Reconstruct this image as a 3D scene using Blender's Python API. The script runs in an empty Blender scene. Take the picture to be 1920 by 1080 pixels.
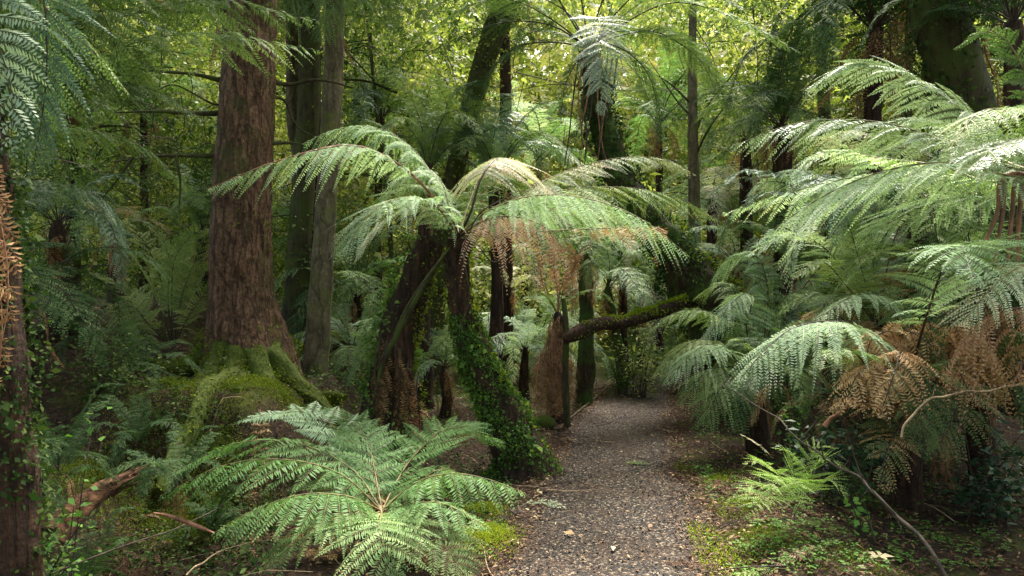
import bpy, math, numpy as np
from mathutils import Vector
R = math.radians
S = bpy.context.scene
COL = S.collection

# ------------------------------------------------------------------ camera, sky, sun, exposure
F = 1280.0; CAMH = 1.55
cd = bpy.data.cameras.new('camera'); cam = bpy.data.objects.new('camera', cd); COL.objects.link(cam)
cd.sensor_width = 36; cd.lens = 36*F/1920; cd.clip_start = .05; cd.clip_end = 500
cam.location = (0, 0, CAMH); cam.rotation_euler = (R(90), 0, 0)
S.camera = cam
SUN_EL, SUN_AZ = 62, 24          # azimuth measured clockwise from +Y (away from the camera)
w = bpy.data.worlds.new('World'); S.world = w; w.use_nodes = True
nt = w.node_tree; bg = nt.nodes['Background']
sky = nt.nodes.new('ShaderNodeTexSky'); sky.sky_type = 'NISHITA'; sky.sun_disc = False
sky.sun_elevation = R(SUN_EL); sky.sun_rotation = R(SUN_AZ); sky.air_density = 1.0; sky.dust_density = 4.0; sky.ozone_density = .6
wb = nt.nodes.new('ShaderNodeMixRGB'); wb.blend_type = 'MULTIPLY'; wb.inputs[0].default_value = 1; wb.inputs[2].default_value = (1, .92, .69, 1)   # overcast white instead of blue
nt.links.new(sky.outputs[0], wb.inputs[1]); nt.links.new(wb.outputs[0], bg.inputs[0]); bg.inputs[1].default_value = .15
sd = bpy.data.lights.new('sun', 'SUN'); sun = bpy.data.objects.new('sun', sd); COL.objects.link(sun)
sd.energy = 3.3; sd.angle = R(16); sd.color = (1, .97, .90)
dv = Vector((math.sin(R(SUN_AZ))*math.cos(R(SUN_EL)), math.cos(R(SUN_AZ))*math.cos(R(SUN_EL)), math.sin(R(SUN_EL))))
sun.rotation_euler = dv.to_track_quat('Z', 'Y').to_euler()
S.view_settings.view_transform = 'Standard'; S.view_settings.look = 'None'
S.view_settings.exposure = 2.2; S.view_settings.gamma = 1
S.render.engine = 'CYCLES'
S.cycles.max_bounces = 7; S.cycles.diffuse_bounces = 4; S.cycles.glossy_bounces = 2; S.cycles.transmission_bounces = 4
S.cycles.use_denoising = True

rng = np.random.default_rng(7)
A = lambda *a: np.array(a, float)
def P(px, py, d): return A((px-960)/F*d, d, CAMH + (540-py)/F*d)
def nrm(v): return v/np.maximum(np.linalg.norm(v, axis=-1, keepdims=True), 1e-9)
def ss(x): x = np.clip(x, 0, 1); return x*x*(3-2*x)

# ------------------------------------------------------------------ helpers: meshes and objects
class Geo:
    def __init__(s): s.v = []; s.q = []; s.m = []; s.t = []; s.n = 0
    def add(s, v, q, mat=0, tint=None):
        v = np.asarray(v, float).reshape(-1, 3); q = np.asarray(q, int).reshape(-1, 4)
        s.v.append(v); s.q.append(q+s.n); s.n += len(v)
        s.m.append(np.full(len(q), mat)); s.t.append(np.full(len(q), .5) if tint is None else np.broadcast_to(tint, (len(q),)))
        return s
    def quads(s, V, mat=0, tint=None):                    # V: (n,4,3) loose quads
        n = len(V); return s.add(V.reshape(-1, 3), np.arange(n*4).reshape(n, 4), mat, tint)
def mesh_from(name, g, mats, origin=(0, 0, 0), smooth=False):
    v = np.concatenate(g.v)-np.array(origin, float); q = np.concatenate(g.q); n = len(q)
    me = bpy.data.meshes.new(name)
    me.vertices.add(len(v)); me.vertices.foreach_set('co', v.astype(np.float32).ravel())
    me.loops.add(n*4); me.loops.foreach_set('vertex_index', q.astype(np.int32).ravel())
    me.polygons.add(n); me.polygons.foreach_set('loop_start', np.arange(0, n*4, 4, dtype=np.int32))
    for m in mats: me.materials.append(m)
    me.polygons.foreach_set('material_index', np.concatenate(g.m).astype(np.int32))
    if smooth: me.polygons.foreach_set('use_smooth', np.ones(n, bool))
    me.update(calc_edges=True)
    a = me.attributes.new('tint', 'FLOAT', 'FACE'); a.data.foreach_set('value', np.concatenate(g.t).astype(np.float32))
    return me
def link(name, me, parent=None, loc=(0, 0, 0)):
    o = bpy.data.objects.new(name, me); COL.objects.link(o); o.location = loc
    if parent is not None: o.parent = parent
    return o
def tag(o, label=None, cat=None, group=None, kind=None):
    if label: o['label'] = label
    if cat: o['category'] = cat
    if group: o['group'] = group
    if kind: o['kind'] = kind
    return o
GRP = {'tree_fern': 'tree ferns of the forest', 'fern': 'small ferns on the forest floor', 'tree': 'forest trees', 'shrub': 'undergrowth bushes', 'sapling': 'young seedlings', 'fallen_branch': 'fallen branches and sticks', 'frond_sprig': 'loose frond sprigs on the ground'}
def thing(name, label, cat, loc, group=None):
    group = group or GRP.get(name)
    o = bpy.data.objects.new(name, None); COL.objects.link(o); o.location = tuple(loc); o.empty_display_size = .2
    return tag(o, label, cat, group)
def part(name, g, mats, root, smooth=False, sub=None):    # geometry given in world space, root has no rotation
    me = mesh_from(name, g, mats, origin=root.location, smooth=smooth)
    return link(name, me, sub if sub is not None else root)

# ------------------------------------------------------------------ helpers: materials
def newmat(name):
    m = bpy.data.materials.new(name); m.use_nodes = True; t = m.node_tree; t.nodes.clear()
    return m, t, t.nodes.new, t.links.new
def ramp(t, fac, stops):
    r = t.nodes.new('ShaderNodeValToRGB'); e = r.color_ramp.elements
    while len(e) < len(stops): e.new(.5)
    for k, (p, c) in enumerate(stops): e[k].position = p; e[k].color = (*c, 1)
    t.links.new(fac, r.inputs[0]); return r.outputs[0]
def leaf_mat(name, stops, rough=.45, transl=.3, spec=.5, patch=1.2, tcol=(1.12, 1.22, .68)):
    m, t, N, L = newmat(name)
    at = N('ShaderNodeAttribute'); at.attribute_name = 'tint'
    tc = N('ShaderNodeTexCoord'); nz = N('ShaderNodeTexNoise'); nz.inputs['Scale'].default_value = patch; nz.inputs['Detail'].default_value = 3
    L(tc.outputs['Object'], nz.inputs[0])
    oi = N('ShaderNodeObjectInfo')
    a = N('ShaderNodeMath'); a.operation = 'MULTIPLY_ADD'; L(nz.outputs['Fac'], a.inputs[0]); a.inputs[1].default_value = .9; a.inputs[2].default_value = -.45
    b = N('ShaderNodeMath'); b.operation = 'ADD'; L(at.outputs['Fac'], b.inputs[0]); L(a.outputs[0], b.inputs[1])
    c = N('ShaderNodeMath'); c.operation = 'MULTIPLY_ADD'; L(oi.outputs['Random'], c.inputs[0]); c.inputs[1].default_value = .24; c.inputs[2].default_value = -.12
    d = N('ShaderNodeMath'); d.operation = 'ADD'; d.use_clamp = True; L(b.outputs[0], d.inputs[0]); L(c.outputs[0], d.inputs[1])
    col = ramp(t, d.outputs[0], stops)
    p = N('ShaderNodeBsdfPrincipled'); L(col, p.inputs['Base Color']); p.inputs['Roughness'].default_value = rough
    p.inputs['Specular IOR Level'].default_value = spec
    tr = N('ShaderNodeBsdfTranslucent'); mu = N('ShaderNodeMix'); mu.data_type = 'RGBA'; mu.blend_type = 'MULTIPLY'; mu.inputs[0].default_value = 1
    L(col, mu.inputs[6]); mu.inputs[7].default_value = (*tcol, 1); L(mu.outputs[2], tr.inputs[0])
    mx = N('ShaderNodeMixShader'); mx.inputs[0].default_value = transl; L(p.outputs[0], mx.inputs[1]); L(tr.outputs[0], mx.inputs[2])
    o = N('ShaderNodeOutputMaterial'); L(mx.outputs[0], o.inputs[0]); return m
def bark_mat(name, stops, scale=(9, 9, 1.6), bump=.6, rough=.85, fine=14, moss=None, mossamt=.5, spec=.3, mscale=1.4, crack=.5, bdist=.03):
    m, t, N, L = newmat(name)
    tc = N('ShaderNodeTexCoord'); mp = N('ShaderNodeMapping'); mp.inputs['Scale'].default_value = scale; L(tc.outputs['Object'], mp.inputs[0])
    n1 = N('ShaderNodeTexNoise'); n1.inputs['Scale'].default_value = 1.5; n1.inputs['Detail'].default_value = 8; n1.inputs['Roughness'].default_value = .65; L(mp.outputs[0], n1.inputs[0])
    vo = N('ShaderNodeTexVoronoi'); vo.feature = 'DISTANCE_TO_EDGE'; vo.inputs['Scale'].default_value = 1.6
    wv = N('ShaderNodeMixRGB'); wv.inputs[0].default_value = .5; L(mp.outputs[0], wv.inputs[1]); L(n1.outputs['Color'], wv.inputs[2]); L(wv.outputs[0], vo.inputs[0])
    n2 = N('ShaderNodeTexNoise'); n2.inputs['Scale'].default_value = fine; n2.inputs['Detail'].default_value = 5; L(tc.outputs['Object'], n2.inputs[0])
    s1 = N('ShaderNodeMath'); s1.operation = 'MULTIPLY_ADD'; L(n2.outputs['Fac'], s1.inputs[0]); s1.inputs[1].default_value = .5; L(n1.outputs['Fac'], s1.inputs[2])
    s2 = N('ShaderNodeMath'); s2.operation = 'SUBTRACT'; L(s1.outputs[0], s2.inputs[0]); s2.inputs[1].default_value = .25
    col = ramp(t, s2.outputs[0], stops)
    crk = N('ShaderNodeMapRange'); L(vo.outputs['Distance'], crk.inputs[0]); crk.inputs[1].default_value = 0; crk.inputs[2].default_value = .12
    crk.inputs[3].default_value = crack; crk.inputs[4].default_value = 1
    mu = N('ShaderNodeMix'); mu.data_type = 'RGBA'; mu.blend_type = 'MULTIPLY'; mu.inputs[0].default_value = 1; L(col, mu.inputs[6]); L(crk.outputs[0], mu.inputs[7])
    out = mu.outputs[2]
    if moss is not None:
        n3 = N('ShaderNodeTexNoise'); n3.inputs['Scale'].default_value = mscale; n3.inputs['Detail'].default_value = 7; n3.inputs['Roughness'].default_value = .7; L(tc.outputs['Object'], n3.inputs[0])
        r3 = N('ShaderNodeMapRange'); L(n3.outputs['Fac'], r3.inputs[0]); r3.inputs[1].default_value = 1-mossamt-.08; r3.inputs[2].default_value = 1-mossamt+.08
        mm = N('ShaderNodeMix'); mm.data_type = 'RGBA'; L(r3.outputs[0], mm.inputs[0]); L(out, mm.inputs[6]); mm.inputs[7].default_value = (*moss, 1); out = mm.outputs[2]
    ad = N('ShaderNodeMath'); ad.operation = 'MULTIPLY_ADD'; L(crk.outputs[0], ad.inputs[0]); ad.inputs[1].default_value = .6; L(s1.outputs[0], ad.inputs[2])
    bp = N('ShaderNodeBump'); bp.inputs['Strength'].default_value = bump; bp.inputs['Distance'].default_value = bdist; L(ad.outputs[0], bp.inputs['Height'])
    p = N('ShaderNodeBsdfPrincipled'); L(out, p.inputs['Base Color']); p.inputs['Roughness'].default_value = rough; p.inputs['Specular IOR Level'].default_value = spec
    L(bp.outputs[0], p.inputs['Normal']); o = N('ShaderNodeOutputMaterial'); L(p.outputs[0], o.inputs[0]); return m

M = {}
M['fern'] = leaf_mat('fern_green', [(0, (.06, .12, .03)), (.5, (.15, .23, .08)), (1, (.30, .36, .15))], .6, .3, spec=.25)
M['lime'] = leaf_mat('fern_lime', [(0, (.12, .24, .04)), (.5, (.22, .38, .09)), (1, (.36, .50, .15))], .55, .35, spec=.3)
M['fresh'] = leaf_mat('fern_fresh', [(0, (.07, .16, .045)), (.5, (.155, .27, .095)), (1, (.31, .40, .18))], .6, .35, spec=.25)
M['blue'] = leaf_mat('fern_blue_green', [(0, (.035, .085, .045)), (.5, (.10, .18, .11)), (1, (.28, .36, .25))], .52, .18, spec=.4)
M['pale'] = leaf_mat('fern_pale', [(0, (.17, .27, .13)), (.45, (.31, .42, .28)), (.72, (.45, .51, .38)), (1, (.56, .46, .32))], .72, .32, spec=.12)
M['mix'] = leaf_mat('fern_bleached', [(0, (.25, .34, .21)), (.4, (.42, .45, .32)), (.75, (.60, .49, .38)), (1, (.5, .34, .24))], .6, .28, spec=.25)
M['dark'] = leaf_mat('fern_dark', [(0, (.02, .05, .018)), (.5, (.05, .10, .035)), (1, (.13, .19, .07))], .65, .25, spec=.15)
M['dead'] = leaf_mat('fern_dead', [(0, (.10, .055, .025)), (.45, (.32, .18, .08)), (.8, (.55, .36, .19)), (1, (.68, .52, .33))], .7, .2, spec=.2, tcol=(1.1, .9, .7))
M['pink'] = leaf_mat('fern_faded_pink', [(0, (.30, .17, .10)), (.5, (.52, .34, .24)), (1, (.66, .50, .38))], .65, .3, spec=.3, tcol=(1.1, .9, .7))
M['half'] = leaf_mat('fern_half_dead', [(0, (.06, .12, .04)), (.45, (.14, .15, .06)), (.6, (.38, .23, .11)), (1, (.52, .33, .18))], .65, .25, patch=3, spec=.2)
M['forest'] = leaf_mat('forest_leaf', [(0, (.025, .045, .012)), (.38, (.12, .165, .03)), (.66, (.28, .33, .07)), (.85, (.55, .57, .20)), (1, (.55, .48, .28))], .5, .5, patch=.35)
M['crown'] = leaf_mat('crown_leaf', [(0, (.02, .05, .01)), (.6, (.07, .13, .02)), (1, (.18, .27, .05))], .6, .4, spec=.2)
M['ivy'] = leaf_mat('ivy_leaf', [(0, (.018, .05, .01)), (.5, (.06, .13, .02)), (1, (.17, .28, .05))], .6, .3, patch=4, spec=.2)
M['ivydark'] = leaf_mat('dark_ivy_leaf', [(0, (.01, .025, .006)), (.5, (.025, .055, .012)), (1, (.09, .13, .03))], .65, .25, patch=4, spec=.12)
M['moss'] = leaf_mat('moss_tuft', [(0, (.04, .06, .008)), (.5, (.11, .15, .015)), (1, (.24, .29, .03))], .8, .3, spec=.1, patch=5)
M['mossolive'] = leaf_mat('moss_olive', [(0, (.03, .04, .008)), (.5, (.10, .12, .025)), (1, (.28, .30, .08))], .8, .35, spec=.1, patch=3)
M['mossb'] = leaf_mat('moss_bright', [(0, (.12, .17, .01)), (.5, (.24, .31, .02)), (1, (.38, .44, .05))], .8, .4, spec=.1, patch=5)
M['herb'] = leaf_mat('herb_leaf', [(0, (.045, .12, .02)), (.5, (.10, .23, .035)), (1, (.19, .35, .07))], .6, .35, spec=.25, patch=4)
M['gloss'] = leaf_mat('glossy_leaf', [(0, (.012, .04, .02)), (.5, (.03, .08, .035)), (1, (.11, .18, .05))], .5, .15, spec=.3)
M['litter'] = leaf_mat('leaf_litter', [(0, (.03, .017, .01)), (.4, (.09, .048, .028)), (.65, (.19, .105, .055)), (.88, (.36, .24, .13)), (1, (.48, .40, .24))], .7, .1, spec=.2, patch=3, tcol=(1, .8, .6))
M['stem'] = bark_mat('green_stem', [(.3, (.10, .09, .03)), (.7, (.24, .20, .08))], fine=30, bump=.1, rough=.6)
M['darkstem'] = bark_mat('dark_stem', [(.3, (.02, .014, .01)), (.7, (.07, .045, .03))], fine=30, bump=.1, rough=.5)
M['redstem'] = bark_mat('red_stem', [(.3, (.16, .07, .04)), (.7, (.36, .18, .11))], fine=30, bump=.2, rough=.6)
M['fibre'] = bark_mat('fern_fibre', [(.3, (.012, .007, .005)), (.55, (.045, .022, .013)), (.8, (.13, .065, .035))], scale=(14, 14, 2.5), bump=1, fine=40)
M['fibremoss'] = bark_mat('fern_fibre_mossy', [(.3, (.015, .009, .006)), (.55, (.05, .028, .015)), (.8, (.14, .08, .04))], scale=(14, 14, 2.5), bump=1, fine=40, moss=(.05, .09, .012), mossamt=.5, mscale=3)
M['redbark'] = bark_mat('red_flaky_bark', [(.28, (.025, .014, .009)), (.42, (.11, .055, .034)), (.58, (.20, .108, .066)), (.75, (.33, .21, .14))], scale=(15, 15, 3.2), bump=1.0, bdist=.06, fine=30, moss=(.075, .085, .02), mossamt=.40, mscale=2.2, crack=.5)
M['butt'] = bark_mat('mossy_buttress_bark', [(.25, (.035, .022, .014)), (.5, (.09, .055, .035)), (.75, (.17, .11, .07))], scale=(8, 8, 2.5), bump=1, fine=30, moss=(.06, .082, .009), mossamt=.66, mscale=3.6, crack=.7)
M['bark'] = bark_mat('grey_brown_bark', [(.25, (.06, .045, .028)), (.5, (.13, .10, .06)), (.75, (.22, .18, .11))], scale=(8, 8, 3), bump=.5, fine=26, moss=(.10, .12, .02), mossamt=.42, mscale=3)
M['darkbark'] = bark_mat('dark_mossy_bark', [(.25, (.018, .014, .009)), (.5, (.05, .04, .02)), (.75, (.09, .075, .035))], bump=.6, moss=(.05, .065, .012), mossamt=.5, mscale=3)
M['twig'] = bark_mat('twig_bark', [(.3, (.03, .02, .015)), (.7, (.10, .075, .06))], fine=20, bump=.3)
M['tantwig'] = bark_mat('tan_twig', [(.3, (.28, .19, .11)), (.7, (.50, .37, .24))], fine=20, bump=.3)
M['rot'] = bark_mat('rotten_wood', [(.3, (.05, .022, .012)), (.55, (.17, .08, .04)), (.8, (.36, .19, .10))], scale=(3, 14, 14), bump=1, fine=18)

def ground_mat():
    m, t, N, L = newmat('forest_floor')
    tc = N('ShaderNodeTexCoord')
    def nz(s, d=6, r=.6):
        n = N('ShaderNodeTexNoise'); n.inputs['Scale'].default_value = s; n.inputs['Detail'].default_value = d; n.inputs['Roughness'].default_value = r; L(tc.outputs['Object'], n.inputs[0]); return n.outputs['Fac']
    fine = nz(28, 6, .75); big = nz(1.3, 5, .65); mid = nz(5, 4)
    soil = ramp(t, fine, [(.3, (.007, .005, .004)), (.5, (.032, .019, .012)), (.62, (.08, .046, .028)), (.78, (.18, .115, .07))])  # soil tone lowered overall, putting part of the hollow's shade into its colour
    moss = ramp(t, mid, [(.3, (.03, .045, .008)), (.7, (.12, .14, .02))])
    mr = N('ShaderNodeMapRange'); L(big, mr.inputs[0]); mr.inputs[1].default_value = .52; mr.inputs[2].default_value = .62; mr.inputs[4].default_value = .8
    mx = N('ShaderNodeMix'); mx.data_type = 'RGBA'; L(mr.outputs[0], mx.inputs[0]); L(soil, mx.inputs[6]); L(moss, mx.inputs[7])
    bp = N('ShaderNodeBump'); bp.inputs['Strength'].default_value = .9; bp.inputs['Distance'].default_value = .04; L(fine, bp.inputs['Height'])
    sx = N('ShaderNodeSeparateXYZ'); L(tc.outputs['Object'], sx.inputs[0]); far = N('ShaderNodeMapRange'); L(sx.outputs[1], far.inputs[0]); far.inputs[1].default_value = 10; far.inputs[2].default_value = 16
    m2 = N('ShaderNodeMix'); m2.data_type = 'RGBA'; L(far.outputs[0], m2.inputs[0]); L(mx.outputs[2], m2.inputs[6]); m2.inputs[7].default_value = (.05, .075, .015, 1)
    p = N('ShaderNodeBsdfPrincipled'); L(m2.outputs[2], p.inputs['Base Color']); p.inputs['Roughness'].default_value = .9; p.inputs['Specular IOR Level'].default_value = .2
    L(bp.outputs[0], p.inputs['Normal']); o = N('ShaderNodeOutputMaterial'); L(p.outputs[0], o.inputs[0]); return m
def path_mat():
    m, t, N, L = newmat('gravel_path')
    tc = N('ShaderNodeTexCoord')
    v = N('ShaderNodeTexVoronoi'); v.inputs['Scale'].default_value = 85; L(tc.outputs['Object'], v.inputs[0])
    sp = N('ShaderNodeSeparateColor'); L(v.outputs['Color'], sp.inputs[0])
    stone = ramp(t, sp.outputs[0], [(0, (.012, .0115, .012)), (.45, (.026, .0235, .023)), (.7, (.055, .045, .038)), (.9, (.17, .135, .10)), (1, (.42, .34, .25))])
    n = N('ShaderNodeTexNoise'); n.inputs['Scale'].default_value = 2.2; n.inputs['Detail'].default_value = 8; n.inputs['Roughness'].default_value = .72; L(tc.outputs['Object'], n.inputs[0])
    n2 = N('ShaderNodeTexNoise'); n2.inputs['Scale'].default_value = 45; n2.inputs['Detail'].default_value = 5; L(tc.outputs['Object'], n2.inputs[0])
    dirt = ramp(t, n2.outputs['Fac'], [(.3, (.016, .010, .007)), (.55, (.055, .034, .023)), (.75, (.16, .10, .065))])
    mr = N('ShaderNodeMapRange'); L(n.outputs['Fac'], mr.inputs[0]); mr.inputs[1].default_value = .42; mr.inputs[2].default_value = .64; mr.inputs[4].default_value = .75
    mx = N('ShaderNodeMix'); mx.data_type = 'RGBA'; L(mr.outputs[0], mx.inputs[0]); L(stone, mx.inputs[6]); L(dirt, mx.inputs[7])
    bp = N('ShaderNodeBump'); bp.inputs['Strength'].default_value = 1; bp.inputs['Distance'].default_value = .012; bp.invert = True; L(v.outputs['Distance'], bp.inputs['Height'])
    p = N('ShaderNodeBsdfPrincipled'); L(mx.outputs[2], p.inputs['Base Color']); p.inputs['Roughness'].default_value = .85; p.inputs['Specular IOR Level'].default_value = .2
    L(bp.outputs[0], p.inputs['Normal']); o = N('ShaderNodeOutputMaterial'); L(p.outputs[0], o.inputs[0]); return m
def plain_tint(name, stops, rough=.8):
    m, t, N, L = newmat(name); at = N('ShaderNodeAttribute'); at.attribute_name = 'tint'; c = ramp(t, at.outputs['Fac'], stops)
    p = N('ShaderNodeBsdfPrincipled'); L(c, p.inputs['Base Color']); p.inputs['Roughness'].default_value = rough; o = N('ShaderNodeOutputMaterial'); L(p.outputs[0], o.inputs[0]); return m
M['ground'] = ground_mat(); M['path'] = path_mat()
M['stone'] = plain_tint('gravel_stone', [(0, (.015, .015, .016)), (.6, (.05, .045, .042)), (.88, (.13, .105, .085)), (1, (.34, .27, .2))])

# ------------------------------------------------------------------ helpers: shapes
def spline(ctrl, n):
    c = np.array(ctrl, float)
    e = np.vstack([2*c[0]-c[1], c, 2*c[-1]-c[-2]]); out = []
    m = len(c)-1; ts = np.linspace(0, m, n*3)
    i = np.minimum(ts.astype(int), m-1); u = (ts-i)[:, None]
    p0, p1, p2, p3 = e[i], e[i+1], e[i+2], e[i+3]
    q = .5*((2*p1)+(-p0+p2)*u+(2*p0-5*p1+4*p2-p3)*u*u+(-p0+3*p1-3*p2+p3)*u**3)
    xyz = q[:, :3]; s = np.r_[0, np.cumsum(np.linalg.norm(np.diff(xyz, axis=0), axis=1))]
    t = np.linspace(0, s[-1], n)
    return np.stack([np.interp(t, s, q[:, k]) for k in range(q.shape[1])], 1), s[-1]
def tube(g, ctrl, n=20, m=7, rad=None, amp=0., mat=0, seed=0, tint=.5, flute=0, butt=0, cap=True):
    """ctrl rows x,y,z,(r)."""
    c = np.array(ctrl, float)
    if c.shape[1] == 3: c = np.c_[c, np.linspace(rad[0], rad[1], len(c))]
    q, L = spline(c, n); p = q[:, :3]; r = np.maximum(q[:, 3], 1e-4)
    T = nrm(np.gradient(p, axis=0)); ref = A(0, 1, 0) if abs(T[:, 1]).mean() < .8 else A(1, 0, 0)
    U = nrm(np.cross(T, ref)); V = np.cross(T, U)
    th = np.linspace(0, 2*math.pi, m, endpoint=False)
    rr = np.random.default_rng(seed+11); s = np.linspace(0, L, n)[:, None]; rad_ = np.ones((n, m))
    if amp:
        for k in range(9):
            a = rr.integers(1, 3+k); rad_ += amp*.5/(1+.25*k)*np.sin(a*th[None]+s*rr.uniform(1, 3+4*k)+rr.uniform(0, 6.3))
    if flute:
        f = np.abs(np.sin(2.5*th+rr.uniform(0, 6)))[None]; rad_ += flute*(f-.5)*(np.exp(-s/.55)+.04)
    X = p[:, None]+(r[:, None]*rad_)[..., None]*(np.cos(th)[None, :, None]*U[:, None]+np.sin(th)[None, :, None]*V[:, None])
    i = np.arange(n-1)[:, None]*m; j = np.arange(m)[None]; k = (j+1) % m
    Q = np.stack([i+j, i+k, i+m+k, i+m+j], -1).reshape(-1, 4)
    g.add(X, Q, mat, tint)
    if cap:
        for e in (0, n-1):
            ring = X[e]; cpt = ring.mean(0); kk = np.arange(0, m, 1); V4 = np.stack([ring[kk], ring[(kk+1) % m], .5*(ring[(kk+1) % m]+cpt), .5*(ring[kk]+cpt)], 1); g.quads(V4, mat, tint)
            V4 = np.stack([.5*(ring[kk]+cpt), .5*(ring[(kk+1) % m]+cpt), np.broadcast_to(cpt, ring.shape)+1e-4, np.broadcast_to(cpt, ring.shape)], 1); g.quads(V4, mat, tint)
    return q
def kites(g, c, d, nv, ln, wd, mat=0, tint=None, fold=0):
    """leaf quads: base c, direction d, normal nv, length ln, width wd"""
    d = nrm(d); s = nrm(np.cross(d, nv)); n = nrm(np.cross(s, d)); ln = np.broadcast_to(ln, (len(c),))[:, None]; wd = np.broadcast_to(wd, (len(c),))[:, None]
    V = np.stack([c, c+d*ln*.45+s*wd*.5+n*ln*fold, c+d*ln-n*ln*.12, c+d*ln*.45-s*wd*.5+n*ln*fold], 1)
    g.quads(V, mat, tint)
def rand_dir(n, r, zb=0.): v = r.normal(size=(n, 3)); v[:, 2] += zb; return nrm(v)
def on_tube(g, ctrl, n, size, r, mat=0, off=.02, spread=1., jit=.03, zr=(0, 1), side=None, asp=.6, bias=0, grav=-.4, clump=True):
    """scatter small leaves over a trunk"""
    q, L = spline(np.array(ctrl, float), 80); t = zr[0]+(zr[1]-zr[0])*r.random(n)
    if bias: t = zr[0]+(zr[1]-zr[0])*r.random(n)**bias
    k = t*79; c = np.stack([np.interp(k, np.arange(80), q[:, j]) for j in range(4)], 1)
    T = nrm(np.gradient(q[:, :3], axis=0))[np.clip(k.astype(int), 0, 79)]
    ref = A(0, 1, 0); U = nrm(np.cross(T, ref)); V = np.cross(T, U); th = r.uniform(0, 2*math.pi, n)
    if side is not None: th = side+r.normal(size=n)*.55
    o = np.cos(th)[:, None]*U+np.sin(th)[:, None]*V
    if clump:
        kp = np.sin(5*t*L+2*th+L)+np.sin(9*t*L-3*th+1)+r.normal(size=n)*.55 > -.75; c, o, T, t, th = c[kp], o[kp], T[kp], t[kp], th[kp]; n = len(t)
    lump = 1+.18*np.sin(7*t*L+3*th)+.12*np.sin(13*t*L-2*th)
    p = c[:, :3]+o*(c[:, 3]*lump+off+jit*r.random(n)**2*2)[:, None]
    d = nrm(o*.6+r.normal(size=(n, 3))*.6+A(0, 0, grav)); nv = nrm(o+r.normal(size=(n, 3))*.5)
    ln = size*np.exp(r.normal(size=n)*.35)
    kites(g, p, d, nv, ln, ln*asp, mat, np.clip(r.normal(.5, .22, n), 0, 1))

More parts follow.
